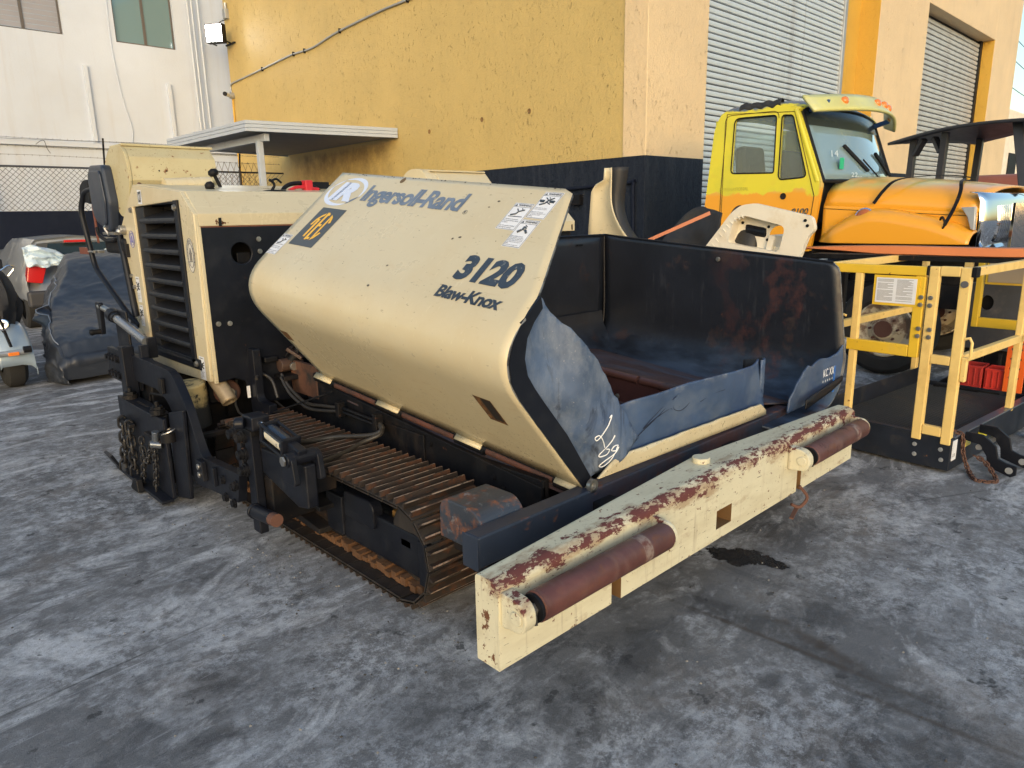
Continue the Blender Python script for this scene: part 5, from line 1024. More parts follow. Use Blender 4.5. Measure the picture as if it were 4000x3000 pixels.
# back wall with rolled corner
rows = []
for z in [.50 + i*.09 for i in range(13)]:
    row = []
    for i in range(30):
        x = 2.30 + (4.70-2.30)*i/29; zz = .66 + (1.583-.66)*(z-.50)/1.08; row.append(V((x, 3.80 - .03*(zz-.66), zz)))
    rows.append(row)
MB().grid(rows).build('back_wall', HOPPER, pv, smooth=60, solid=.014)
MB().tube([(4.685, 3.775, 1.585), (4.69, 3.772, .95), (4.62, 3.765, .78), (4.45, 3.76, .70)], .006, 6, smooth=6).build('weld_seam', surf('weld_bead', (.03, .028, .028), .6), pv)
bl([(4.683, 2.72, 1.415)], (-1, 0, 0), STEEL, r=.014, h=.012)
P_('latch_slot', (4.33, 3.755, 1.505), (4.40, 3.768, 1.52), BLACKD)
MB().tube([(2.32, 3.768, 1.583), (4.69, 3.768, 1.583), (4.69, 3.6, 1.567), (4.692, 1.9, 1.42)], .008, 6).build('rim_bead', BLACK, pv)
# fillet between back wall and floor
MB().grid([[V((x, 3.768 - .30*(1-math.cos(a)) * 1.0 + 0, .655 + .30*(1-math.sin(a)) - .004)) if 0 else V((x, 3.46 + .30*math.cos(a), .965 - .30*math.sin(a))) for x in [3.95 + .7*j/12 for j in range(13)]] for a in [k*math.pi/16 for k in range(9)]]).build('corner_fillet', HOPPER, pv, smooth=60)
# floor, hinge tube, conveyor tunnel
fl_ = MB(); fl_.add([(2.28, 1.93, .50), (3.86, 1.93, .50), (3.86, 3.78, .66), (2.20, 3.78, .66)], [(0, 1, 2, 3)]); fl_.build('hopper_floor', HOPFLOOR, pv, solid=.01)
MB().add([(3.60, 1.96, .68), (4.36, 1.96, .545), (4.40, 3.70, .70), (3.60, 3.70, .785)], [(0, 1, 2, 3)]).build('sloped_floor_plate', HOPFLOOR, pv, solid=.01)
MB().add([(3.58, 1.96, .68), (3.59, 3.7, .78), (3.57, 3.7, .60), (3.57, 1.96, .50)], [(0, 1, 2, 3)]).build('conveyor_side', surf('maroon_plate', (.05, .02, .02), .5, var=.3), pv, solid=.008)
m_t = surf('rusty_tube', (.085, .038, .032), .45, var=.3, layers=[((.03, .03, .035), 5, .5, .65, dict(amt=.8))])
for a, b in ((0, .36), (.37, .66), (.67, 1)):
    p, q_ = V((3.59, 1.98, .687)), V((3.595, 3.68, .79)); MB().cyl(p.lerp(q_, a), p.lerp(q_, b-.004), .026, n=14).build('hinge_tube', m_t, pv, smooth=40)
bl([(3.565, 2.75, .60)], (-1, .0, .2), STEEL, r=.014)
for k in range(9): P_('conveyor_bar', (2.5, 2.05 + k*.19, .515 + k*.0165), (3.52, 2.08 + k*.19, .54 + k*.0165), BLACKD)
# ---- left hinge line
hA, hB = V((2.305, 1.93, .528)), V((2.18, 4.05, .765))
def hl(y): return hA.lerp(hB, (y - hA.y)/(hB.y - hA.y))
MB().cyl(hl(1.99), hl(4.12), .018, n=12).build('hinge_pin', BLACKD, pv, smooth=40)
RH = surf('rusty_hinge', (.095, .036, .024), .6, var=.25, bump=.2, layers=[((.03, .02, .018), 8, .45, .62, dict(amt=.8))])
for a, b, cr_ in ((1.93, 2.12, 1), (2.13, 2.56, 0), (2.58, 2.79, 1), (2.80, 3.22, 0), (3.235, 3.455, 1), (3.47, 3.88, 0), (3.90, 4.10, 1)):
    if cr_:
        p, q_ = hl(a+.01), hl(b-.01); o = V((-.020, 0, .012)); o2 = V((-.030, 0, .000)); MB().grid([[p+V((-.004, 0, .030)), q_+V((-.004, 0, .030))], [p+o, q_+o], [p+o2, q_+o2]]).build('hinge_tab', CREAM, pv, solid=.006, smooth=60)
        MB().cyl(hl(a)+V((0, 0, -.012)), hl(b)+V((0, 0, -.012)), .024, n=12).build('hinge_barrel', BLACKD, pv, smooth=40)
    else: MB().cyl(hl(a)+V((0, 0, -.004)), hl(b)+V((0, 0, -.004)), .021, n=12).build('hinge_barrel', RH, pv, smooth=40)
MB().lathe(hl(1.93) + V((0, -.01, .045)), (0, -1, 0), [(0, .03), (.02, .03), (.02, .016), (.004, .012), (.004, 0)], 20).build('hinge_end', STEEL, pv, smooth=40)
# slot in wing with rust (reinforcement pocket)
def on_lower(e, s):
    p0, c, p1, h = lower(e, 0); return p1.lerp(h, s)
nl = (on_lower(.5, .1) - on_lower(.5, .9)).cross(E0).normalized()
if nl.x > 0: nl = -nl
def lowpix(poly, off, name, mat):
    MB().add([on_lower(e, s) + nl*off for e, s in poly], [tuple(range(len(poly)))]).build(name, mat, pv)
lowpix([(.22, .12), (.33, .12), (.335, .40), (.225, .40)], .0012, 'slot_rust', surf('slot_brown', (.075, .035, .012), .9, var=.3, layers=[((.20, .09, .025), 30, .5, .6, dict())]))
lowpix([(.225, .13), (.285, .13), (.29, .37), (.235, .37)], .0022, 'wing_slot', flat('slot_black', (.012, .008, .006), .9))
lowpix([(1.95, .22), (2.03, .22), (2.04, .36), (1.97, .36)], .0012, 'slot_rust', surf('slot_brown', (.075, .035, .012), .9))
# ---- lettering and labels on the leaf
Rw, Uw = -E0, D0
def T(name, s, e, d, h, w, mat, **k): return text(name, s, WP(e, d, .0012), Rw, Uw, h, w, mat, pv, **k)
T('lettering', 'Ingersoll-Rand', 1.665, .506, .172, .825, TXTL, bold=.035, spacing=.92)
T('lettering', '3120', .530, .140, .155, .365, TXTD, bold=.055, spacing=.97)
T('lettering', 'Blaw-Knox', .547, .028, .072, .395, TXTP, bold=.04, spacing=.94)
T('trademark_sign', 'R', .792, .541, .016, .012, TXTD, bold=.01)
def ringpts(e, d, re, rd, a0, a1, n=40, t0=0, t1=0): return [(e + re*math.cos(a0 + (a1-a0)*k/n), d + rd*math.sin(a0 + (a1-a0)*k/n)) for k in range(n+1)]
def ring(name, e, d, re, rd, a0, a1, w, mat, taper=True, off=.0012, ang=0):
    n = 40; r1, r2 = [], []
    for k in range(n+1):
        t = k/n; a = a0 + (a1-a0)*t; ww = w*(math.sin(math.pi*t)**.7*.95+.05 if taper else 1)
        for r_, s_ in ((r1, 0), (r2, ww)):
            x, y = (re-s_)*math.cos(a), (rd-s_*.9)*math.sin(a); x, y = x*math.cos(ang)-y*math.sin(ang), x*math.sin(ang)+y*math.cos(ang); r_.append(WP(e - x, d + y, off))
    MB().grid([r1, r2]).build(name, mat, pv)
ring('logo_arc', 1.862, .605, .172, .122, R(-28), R(118), .030, LOGOW, ang=R(6)); ring('logo_arc', 1.862, .605, .172, .122, R(150), R(300), .030, LOGOW, ang=R(6)); ring('logo_arc', 1.862, .605, .172, .122, R(-62), R(-22), .020, TXTL, ang=R(6)); ring('logo_arc', 1.862, .605, .172, .122, R(120), R(158), .012, LOGOW, ang=R(6))
T('logo_letters', 'IR', 1.972, .525, .158, .225, LOGOW, bold=.07, spacing=.80, shear=.15)
ring('trademark_ring', .786, .549, .014, .014, 0, 2*math.pi, .0022, TXTD, taper=False)
def quad(name, e0, e1, d0_, d1_, mat, off=.0012): return MB().add([WP(e0, d0_, off), WP(e1, d0_, off), WP(e1, d1_, off), WP(e0, d1_, off)], [(0, 1, 2, 3)]).build(name, mat, pv)
quad('emblem_plate', 1.930, 1.688, .150, .460, EMBBG)
em = MB()
def pq(pts, off=.0022): em.add([WP(e, d, off) for e, d in pts], [tuple(range(len(pts)))])
# T, E, C fitted into a disc of amber bars
def arcpt(a, r=1): return (1.809 - .088*r*math.cos(a), .305 + .118*r*math.sin(a))
def band(a0, a1, r0, r1, n=10):
    p = [arcpt(a0 + (a1-a0)*k/n, r1) for k in range(n+1)] + [arcpt(a1 - (a1-a0)*k/n, r0) for k in range(n+1)]; pq(p)
# T : top-left arc bar and stem ; E: middle with three bars ; C: right arc
for x0_, x1_, y0_, y1_ in ((.036, .056, -.085, .060), (.000, .020, -.105, .118), (-.012, .0, .094, .112), (-.022, .0, .005, .023), (-.022, .0, -.100, -.082), (-.050, -.034, -.08, .08)):
    e_, d_ = 1.809, .305; pq([(e_+x0_, d_+y0_), (e_+x1_, d_+y0_), (e_+x1_, d_+y1_), (e_+x0_, d_+y1_)])
pq([(1.809+a, .305+b) for a, b in ((.088, .01), (.077, .06), (.052, .095), (.028, .112), (.028, .090), (.046, .076), (.062, .045), (.070, .008))])
pq([(1.809+a, .305+b) for a, b in ((-.034, .105), (-.06, .085), (-.082, .042), (-.066, .036), (-.052, .065), (-.034, .083))]); pq([(1.809+a, .305+b) for a, b in ((-.034, -.105), (-.06, -.085), (-.082, -.042), (-.066, -.036), (-.052, -.065), (-.034, -.083))]); em.build('emblem_letters', AMBERD, pv)
def label(e, d, w, h, title, lines, fig):
    quad('warning_label', e, e-w, d, d+h, LBLW, .0012)
    o = .0018; m = MB(); t_ = .0022
    for a in ((e-.003, e-w+.003, d+.003, d+.003+t_), (e-.003, e-w+.003, d+h-.003-t_, d+h-.003), (e-.003, e-.003-t_, d+.003, d+h-.003), (e-w+.003+t_, e-w+.003, d+.003, d+h-.003), (e-.003, e-w+.003, d+h*.84, d+h*.84+t_)):
        m.add([WP(a[0], a[2], o), WP(a[1], a[2], o), WP(a[1], a[3], o), WP(a[0], a[3], o)], [(0, 1, 2, 3)])
    m.build('label_border', TXTD, pv)
    text('label_title', title, WP(e-w*.24, d+h*.875, o), Rw, Uw, h*.075, w*.68, TXTD, pv, bold=.03)
    MB().add([WP(e-w*.06, d+h*.87, o), WP(e-w*.20, d+h*.87, o), WP(e-w*.13, d+h*.955, o)], [(0, 1, 2)]).build('warning_triangle', TXTD, pv)
    text('label_text', lines, WP(e-w*.08, d+h*.05, o), Rw, Uw, h*.36, w*.80, TXTD, pv)
    m = MB()
    for pts, r_ in fig: m.tube([WP(e - w*x, d + h*(.45 + .37*y), o+.0005) for x, y in pts], r_*w/.11, 6)
    m.v = [tuple(V(p)) for p in m.v]; m.build('pictogram', TXTD, pv)
F1 = [([(.30, .85), (.50, .62), (.72, .88)], .003), ([(.50, .62), (.42, .30), (.20, .12)], .004), ([(.45, .45), (.70, .25)], .003), ([(.12, .50), (.32, .50)], .007), ([(.62, .50), (.85, .50)], .007), ([(.50, .80), (.52, .84)], .006)]
F2 = [([(.35, .85), (.50, .60), (.75, .80)], .003), ([(.50, .60), (.45, .35), (.22, .22)], .004), ([(.15, .08), (.85, .12)], .0015), ([(.62, .82), (.64, .85)], .006)]
F3 = [([(.50, .70), (.50, .45)], .010), ([(.50, .82), (.51, .86)], .008), ([(.25, .20), (.40, .45)], .006), ([(.75, .20), (.60, .45)], .006)]
label(.395, .558, .112, .178, 'WARNING', 'Crush area can cause\nserious injury or death.\n\nStay clear of front of\nmachine, truck tailgate and\nrear of truck while\nloading.', F1)
label(.517, .470, .118, .178, 'WARNING', 'Conveyor movement\ncan cause serious injury\nor death.\n\nDo not stand in hopper\nwith engine running.', F2)
label(.399, .371, .108, .176, 'WARNING', 'Flame cutting of tracks,\npads, bolsters, truss lines\nand hopper spill guards will\nproduce toxic fumes which\ncan cause serious injury or\ndeath.\nDo not use cutting torch.', F3)
label(2.056, .053, .102, .163, 'WARNING', 'Crush area can cause\nserious injury or death.\n\nStay clear of wing when\nraising or lowering.', F2)
# lifting hole near the top edge, chips
hp = WP(1.452, .735, .001); MB().add([WP(1.452 + .030*math.cos(a)*.62, .735 + .022*math.sin(a), .0012) for a in [k*math.pi/12 for k in range(24)]], [tuple(range(24))]).build('lifting_hole', flat('brown_hole', (.13, .09, .05), .9), pv)
rnd = random.Random(11); ch = MB()
for (e, d, s_) in [(.63, .645, .012), (.66, .60, .009), (.99, .14, .010), (.72, .37, .009), (.68, .385, .012), (1.0, -.0, .01)] + [(rnd.uniform(.1, 2.0), rnd.uniform(.02, .75), rnd.uniform(.002, .005)) for _ in range(45)] + [(rnd.uniform(.3, 2.0), .762 - rnd.random()*.008, rnd.uniform(.004, .009)) for _ in range(26)]:
    a0 = rnd.uniform(0, 3); st_ = rnd.uniform(.3, 1); n = 7; ch.add([WP(e + s_*rnd.uniform(.6, 1.1)*math.cos(a0 + k*2*math.pi/n), d + s_*st_*rnd.uniform(.5, 1.1)*math.sin(a0 + k*2*math.pi/n), .0013) for k in range(n)], [tuple(range(n))])
tag(ch.build('paint_chips', surf('chip_grey', (.09, .075, .06), .7), pv), kind='stuff')
# ---- side frame under the hopper
P_('frame_side', (2.22, 2.13, .14), (2.26, 4.3, .56), BLACKD, .004)
MB().prism([(2.13, .40), (4.3, .40), (4.3, .74), (2.13, .53)], 0, 2.205, 2.235).build('frame_side_plate', BLACKD, pv, .004)
P_('frame_panel', (2.19, 3.0, .24), (2.204, 3.82, .60), BLACKD); bl([(2.188, 3.55, .585), (2.20, 2.95, .56), (2.20, 2.45, .50), (2.20, 2.38, .46)], (-1, 0, 0), BLACKD)
P_('frame_stop', (2.13, 2.31, .36), (2.20, 2.37, .44), BLACKD)
P_('underbody', (2.26, 2.2, .12), (3.8, 6.0, .50), BLACKD, 0)
# ---- tracks
def track(xa, xb, parent, near):
    Zc, Rr, ya, yb_ = .262, .232, 2.53, 4.36; per = 2*(yb_-ya) + 2*math.pi*Rr; n = 44; pit = per/n
    tr = MB().lathe((xa+.10, ya, Zc), (1, 0, 0), [(0, .06), (0, .17), (.02, .20), (.20, .20), (.22, .17), (.22, .06)], 32).build('idler_wheel', TRACK, pv, smooth=40)
    MB().lathe((xa+.10, yb_, Zc), (1, 0, 0), [(0, .06), (0, .17), (.02, .20), (.20, .20), (.22, .17), (.22, .06)], 32).build('drive_sprocket', TRACK, pv, smooth=40)
    sh_, gr_, base_ = None, None, None
    def at(s_):
        s_ %= per; L = yb_ - ya
        if s_ < L: return ya + s_, Zc + Rr, 0
        s_ -= L
        if s_ < math.pi*Rr: a = s_/Rr; return yb_ + Rr*math.sin(a), Zc + Rr*math.cos(a), -a
        s_ -= math.pi*Rr
        if s_ < L: return yb_ - s_, Zc - Rr, -math.pi
        a = (s_-L)/Rr; return ya - Rr*math.sin(a), Zc - Rr*math.cos(a), -math.pi - a
    for k in range(n):
        y, z, a = at(k*pit + .03)
        if sh_ is None:
            m = MB().box((0, -pit*.47, -.004), (xb-xa, pit*.47, .008)); m.box((0, -pit*.47, -.010), (.006, pit*.47, .006))
            sh_ = m.build('track_shoe', TRACK, pv, .002, local=True)
            g_ = MB()
            for q_ in (-.27, .23): g_.prism([(pit*q_-.009, .008), (pit*q_-.004, .034), (pit*q_+.004, .034), (pit*q_+.009, .008)], 0, .004, xb-xa-.004)
            gr_ = g_.build('grouser', [surf('grouser_side', (.022, .015, .012), .6, var=.5, vs=9, layers=[((.075, .028, .012), 8, .52, .64, dict(d=8))]), GROUSER], sh_, 0)
            for _p in gr_.data.polygons: _p.material_index = 1 if _p.center.z > .0335 else 0
            lk = MB().box((.12, -pit*.5, -.035), (.145, pit*.5, -.004)).box((.24, -pit*.5, -.035), (.265, pit*.5, -.004)).build('track_link', TRACK, sh_, .003); so_, go_, lo_ = sh_, gr_, lk; so_.rotation_mode = 'XYZ'
            o = so_
        else:
            o = so_.copy(); COL.objects.link(o)
            for c in (go_, lo_):
                d = c.copy(); COL.objects.link(d); d.parent = o
        j = random.uniform(-.01, .01) if near else 0
        o.location = V((xa, y, z)) - pv.location; o.rotation_euler = (a + j, 0, 0)
track(1.665, 2.085, pv, True); track(3.80, 4.22, pv, False)
for xr in (1.76, 3.95):
    P_('roller_frame', (xr, 2.41, .105), (xr+.06, 3.18, .32), BLACK, .01); P_('roller_frame', (xr+.0, 3.185, .09), (xr+.05, 4.35, .28), BLACKD, .01)
    for k in range(5): MB().cyl((xr+.02, 2.85+k*.33, .095), (xr+.2, 2.85+k*.33, .095), .045, n=20).build('track_roller', TRACK, pv, smooth=40)
P_('frame_cap', (1.735, 2.39, .10), (1.76, 2.46, .32), BLACK); MB().prism(rounded([(2.83, .25), (3.10, .25), (3.10, .385), (2.86, .395), (2.83, .36)], .02), 0, 1.74, 1.80).build('tensioner_cover', BLACK, pv, .006)
P_('frame_notch', (1.745, 3.14, .12), (1.77, 3.30, .335), BLACK, .006)
MB().bar((1.80, 2.80, .26), (1.80, 2.60, .25), .06, .03).build('tensioner_rod', BLACKD, pv); P_('tensioner_block', (1.76, 2.55, .235), (1.84, 2.63, .275), STEEL)
YR2 = surf('rust_yellow_grease', (.16, .085, .02), .7, var=.4, vs=8); P_('idler_yoke', (1.83, 2.50, .19), (1.87, 2.80, .34), YR2, .006)
gl = surf('packed_rusty_soil', (.10, .047, .02), .9, var=.5, vs=12, bump=.8, bs=30); m = MB()
for k in range(46):
    y = 2.45 + k*.043; m.box((1.73 + random.uniform(0, .03), y, .042), (1.86, y + .04, .06 + random.random()*.03))
tag(m.build('packed_soil', gl, pv), kind='stuff')
# ---- engine housing
X = 1.70
sidep = [(4.545, 1.795), (4.722, 1.934), (5.611, 2.014), (5.992, 1.733), (5.945, .934), (5.629, .702), (4.588, .739), (4.546, 1.716)]
opn = [(4.765, 1.883), (4.775, .821), (5.682, .829), (5.680, 1.860)]
side_with_holes(sidep, [opn], X, CREAM, 'engine_side_panel', pv, .03)
P_('louver_well', (1.84, 4.72, .78), (1.86, 5.75, 1.92), flat('well_black', (.003, .003, .004), .8), 0)
P_('louver_cheek', (1.70, 5.50, .83), (1.84, 5.678, 1.858), DUSTY, .003); P_('louver_cheek', (1.70, 4.775, .83), (1.84, 4.79, 1.88), BLACK, .002)
P_('louver_frame_bar', (1.672, 4.768, .815), (1.70, 4.832, 1.885), BLACK, .004); P_('louver_frame_bar', (1.672, 4.70, .80), (1.70, 5.72, .872), BLACK, .006)
P_('louver_frame_top', (1.70, 4.77, 1.866), (1.86, 5.68, 1.90), BLACK)
for k in range(10):
    z = 1.745 - k*.1017
    pr = [(1.82, z+.088), (1.695, z+.038), (1.674, z+.033), (1.668, z+.012), (1.675, z-.002), (1.70, z+.002), (1.82, z+.045)]
    pr = rounded(pr, [0, .004, .006, .006, .004, .004, 0], 3); m = MB(); y0_, y1_ = 4.834, 5.52
    n = len(pr); m.add([(x, y0_, zz) for x, zz in pr] + [(x, y1_ - .10*max(0, (x-1.70)/.15) + .0, zz) for x, zz in pr], [tuple(range(n)), tuple(range(n, 2*n))] + [(i, (i+1) % n, n+(i+1) % n, n+i) for i in range(n)])
    _o = m.build('louver_slat', [DUSTY, DUSTT], pv, 0)
    for _p in _o.data.polygons: _p.material_index = 1 if (_p.normal.z > .5 and _p.center.x > 1.70) else 0
bl([(1.685, 5.715, 1.84), (1.672, 4.80, 1.84), (1.672, 4.75, .84), (1.68, 5.705, .845)], (-1, 0, 0), STEEL, r=.017, h=.016)
bl([(1.685, 5.90, 1.54), (1.685, 5.90, 1.36), (1.685, 5.86, 1.28), (1.685, 5.83, 1.05)], (-1, 0, 0), STEEL, r=.014, h=.018)
m = MB(); m.cyl((1.69, 5.92, 1.70), (1.645, 5.92, 1.70), .035); m.cyl((1.647, 5.92, 1.70), (1.635, 5.92, 1.68), .02); m.build('side_latch', STEEL, pv, .003); P_('side_hasp', (1.66, 5.88, 1.50), (1.69, 5.91, 1.60), BLACKD)
Rs, Us = V((0, -1, 0)), V((0, 0, 1))
m = MB().add([(1.683, 5.53, 1.88), (1.683, 5.445, 1.875), (1.683, 5.445, 1.97), (1.683, 5.53, 1.975)], [(0, 1, 2, 3)]); m.build('number_label', LBLW, pv); text('unit_number', '127', (1.682, 5.52, 1.888), Rs, Us, .075, .066, TXTK, pv, bold=.03)
def slabel(y, z, w, h):
    MB().add([(1.683, y, z), (1.683, y-w, z), (1.683, y-w, z+h), (1.683, y, z+h)], [(0, 1, 2, 3)]).build('warning_label', LBLW, pv)
    text('label_title', 'WARNING', (1.682, y-w*.15, z+h*.90), Rs, Us, h*.05, w*.7, TXTK, pv, bold=.03)
    text('label_text', 'Moving parts can\ncause serious\ninjury. Stop\nengine before\nservice.', (1.682, y-w*.08, z+h*.06), Rs, Us, h*.30, w*.8, TXTD, pv)
    m = MB()
    for pts in ([(.2, .9), (.5, .6), (.85, .85)], [(.5, .6), (.5, .35), (.2, .1)], [(.5, .4), (.8, .2)], [(.15, .5), (.85, .55)]): m.tube([V((1.681, y-w*a, z+h*(.42+.40*b))) for a, b in pts], .004, 6)
    m.build('pictogram', TXTK, pv)
slabel(5.83, 1.17, .085, .19); slabel(5.83, .99, .085, .16); slabel(4.735, .74, .09, .155)
def seal(y, z, ry, rz_, mat, ttl):
    MB().lathe((1.683, y, z), (-1, 0, 0), [(0, 0)], 3)
    pts = lambda k_: [V((1.6835 - k_[1], y - ry*k_[0]*math.cos(a), z + rz_*k_[0]*math.sin(a))) for a in [j*math.pi/24 for j in range(48)]]
    MB().add(pts((1, 0)), [tuple(range(48))]).build('round_seal', flat('seal_ground', (.58, .55, .48), .5), pv)
    for r_ in (.97, .70): MB().tube(pts((r_, .0008)), .0022, 5, closed=True).build('seal_ring', mat, pv)
    n = len(ttl)
    for i, c in enumerate(ttl):
        if c == ' ': continue
        a = math.pi*(1.22 - 1.44*i/(n-1)); rr = .74; p = V((1.682, y - ry*rr*math.cos(a), z + rz_*rr*math.sin(a))); up = V((0, -math.cos(a)*ry, math.sin(a)*rz_)).normalized(); rt = V((0, -up.z, up.y)).normalized()
        rt = up.cross(V((-1, 0, 0))); text('seal_letter', c, p - rt*.006, rt, up, .020*ry/.08, .012*ry/.08, mat, pv, bold=.02)
    m = MB()
    for a, b in (((-.22, -.35), (-.22, .1)), ((.22, -.35), (.22, .1)), ((-.3, -.35), (.3, -.35)), ((-.3, .12), (.3, .12)), ((-.22, .12), (0, .42)), ((.22, .12), (0, .42)), ((0, -.3), (0, .3))): m.tube([V((1.682, y - ry*a[0], z + rz_*a[1])), V((1.682, y - ry*b[0], z + rz_*b[1]))], .003, 5)
    m.build('seal_arch', mat, pv)
seal(4.656, 1.545, .062, .108, surf('seal_grey', (.13, .13, .13), .6), 'WARREN COUNTY GEORGIA'); seal(5.782, 1.634, .050, .062, surf('seal_blue', (.10, .10, .30), .6), 'COUNTY SAFETY')
# front (black) face with a round hole
fxy = [(1.715, .735), (1.76, .735), (1.83, .745), (1.90, .715), (1.925, .64), (1.935, .56), (2.5, .50), (4.2, .50), (4.2, 1.716), (1.715, 1.716)]
hc = [(1.963 + .066*math.cos(a), 1.548 + .068*math.sin(a)) for a in [k*math.pi/16 for k in range(32)]]
o = side_with_holes([(p[0]-0, p[1]) for p in fxy], [hc], 0, BLACK, 'engine_front_panel', pv, .02)
o.rotation_euler = (0, 0, R(-90)); o.location = V((0, 4.56, 0)) - pv.location; o.scale = (1, 1, 1)
me = o.data
for v in me.vertices: v.co = V((-(v.co.x), v.co.y, v.co.z))
o.rotation_euler = (0, 0, 0)
for v in me.vertices: v.co = V((v.co.y, v.co.x, v.co.z))
P_('inner_bulkhead', (1.75, 4.80, .55), (4.1, 4.82, 1.70), flat('well_black', (.006, .006, .007), .8), 0); P_('inner_bracket', (1.96, 4.62, 1.47), (2.05, 4.66, 1.55), BLACKD); P_('inner_post', (1.90, 4.66, 1.3), (1.93, 4.70, 1.69), BLACKD)
bl([(1.763, 4.548, 1.113), (1.836, 4.548, 1.108), (2.084, 4.548, 1.633), (2.085, 4.548, 1.555)], (0, -1, 0), STEEL, r=.013, h=.012)
P_('front_seam_plate', (1.70, 4.545, .73), (1.722, 4.575, 1.72), CREAM, .003)
# bonnet over the engine
hood = [(4.548, 1.722), (4.545, 1.797), (4.715, 1.938), (5.62, 2.02), (5.62, 1.99), (4.73, 1.91), (4.575, 1.78), (4.575, 1.722)]
MB().prism(hood, 0, 1.712, 4.35).build('engine_hood', CREAM, pv, .004); P_('hood_slot', (1.835, 4.540, 1.722), (1.852, 4.5475, 1.772), BLACKD, 0); _r = random.Random(2); _rs = MB()
for _k in range(26):
    _x, _z, _s = 1.843 + _r.gauss(0, .022), 1.733 + abs(_r.gauss(0, .012)), _r.uniform(.003, .008); _rs.add([(_x + _s*math.cos(a)*_r.uniform(.6, 1.2), 4.5462, _z + _s*math.sin(a)*_r.uniform(.6, 1.2)) for a in [j*math.pi/3.5 for j in range(7)]], [tuple(range(7))])
tag(_rs.build('rust_stain', surf('rust_line', (.16, .06, .03), .8), pv), kind='stuff')
m = MB()
for x, z, s_ in ((1.81, 1.735, .02), (1.87, 1.732, .018), (1.815, 1.765, .008), (1.865, 1.745, .01)):
    pass
MB().box((1.715, 4.552, 1.712), (4.3, 4.558, 1.724)).build('rust_line', surf('rust_line', (.16, .06, .03), .8), pv)
P_('hood_end_box', (3.95, 4.0, 1.60), (4.52, 4.6, 1.69), CREAM, .006) if 0 else None
hb_ = MB(); hb_.prism([(4.545, 1.60), (4.545, 1.69), (4.66, 1.80), (5.2, 1.84), (5.2, 1.60)], 0, 4.36, 5.20); hb_.build('side_cabinet', CREAM, pv, .004); P_('cabinet_slot', (5.15, 4.536, 1.61), (5.16, 4.543, 1.66), BLACKD, 0); P_('cabinet_base', (4.36, 4.58, 1.2), (5.18, 5.2, 1.598), BLACKD)
for x in (4.4, 5.1): P_('cabinet_leg', (x, 4.7, .4), (x+.06, 4.8, 1.2), BLACKD)
P_('engine_block', (1.9, 4.9, .4), (4.1, 5.6, 1.85), BLACKD, 0); P_('deck', (1.75, 5.62, .95), (4.3, 6.35, 1.0), BLACKD); P_('platform_body', (1.9, 5.63, .3), (4.1, 6.3, .94), BLACKD, 0)
P_('engine_side_panel', (4.335, 4.6, .74), (4.36, 5.95, 1.72), CREAM, .004)
# folded hook on hood
m = MB(); m.tube([(2.36, 4.86, 1.955), (2.38, 4.86, 1.985), (2.37, 4.86, 2.01), (2.345, 4.86, 2.025)], [.010]*13, 8, smooth=4); m.tube([(2.365, 4.86, 2.02), (2.40, 4.86, 2.03), (2.435, 4.86, 2.005)], .008, 8, smooth=4); m.lathe((2.375, 4.86, 1.947), (0, 0, 1), [(0, 0), (0, .085), (.006, .08), (.010, .03), (.012, 0)], 24); m.build('lifting_hook', BLACKD, pv, smooth=50)
# left console box with rounded end cap
def console(x0_, x1_, mat, s_=1):
    yF, zc = 5.2, 2.06
    sec = [(5.20, 1.80), (5.10, 2.02), (5.12, 2.165), (5.20, 2.235), (5.42, 2.245), (5.58, 2.14), (5.58, 1.98), (5.36, 1.80)]
    MB().prism(sec, 0, x0_+.012, x1_).build('console', mat, pv, .006)
    ec = rounded(sec, [.03, .03, .08, .06, .10, .10, .10, .04], 5); MB().prism([(5.35+(y-5.35)*1.03, 2.03+(z-2.03)*1.03) for y, z in ec], 0, x0_-.010, x0_+.010).build('end_cap', mat, pv, .003)
    MB().box((x0_, 5.19, 2.236), (x1_+.02, 5.45, 2.252)).build('console_lid', mat, pv, .004)
    bl([(x0_+.05, 5.105, 1.99)], (0, -1, 0), surf('rusty_hub', (.11, .05, .035), .8), r=.012)
_n0 = len(bpy.data.objects); _before = set(bpy.data.objects); console(1.525, 2.09, CREAMR)
rnd = random.Random(5)
MB().cyl((1.70, 5.02, 1.985), (2.0, 5.02, 2.0), .045, n=20).build('hood_roll', CREAM, pv, smooth=40)
for dx, c in ((.16, 0), (.205, 1), (.30, 0), (.345, 1)): m = MB(); bolt(m, (1.55+dx, 5.112, 2.085 - dx*.03), (0, -1, .1), .006, .004); m.build('rivet', BLACKD, pv)
for _o in set(bpy.data.objects) - _before:
    for _v in _o.data.vertices: _v.co = V((_v.co.x*1.115, _v.co.y*1.115, 1.75 + (_v.co.z-1.75)*1.115))
sec2 = [(5.20, 1.90), (5.10, 2.02), (5.20, 2.165), (5.42, 2.17), (5.55, 2.06), (5.5, 1.9)]
MB().prism(rounded(sec2, [.02, .04, .08, .1, .1, .04]), 0, 3.93, 4.05).build('end_cap', CREAM, pv, .004); MB().prism([(5.22, 1.85), (5.08, 2.03), (5.19, 2.14), (5.45, 2.14), (5.45, 1.85)], 0, 4.052, 4.66).build('console', CREAM, pv, .006); P_('console_lid', (4.0, 5.17, 2.142), (4.64, 5.47, 2.156), CREAM, .004)
P_('console_stem', (1.85, 6.0, 1.0), (2.0, 6.1, 1.9), BLACKD); P_('console_stem', (4.3, 5.3, 1.0), (4.45, 5.45, 1.9), BLACKD)
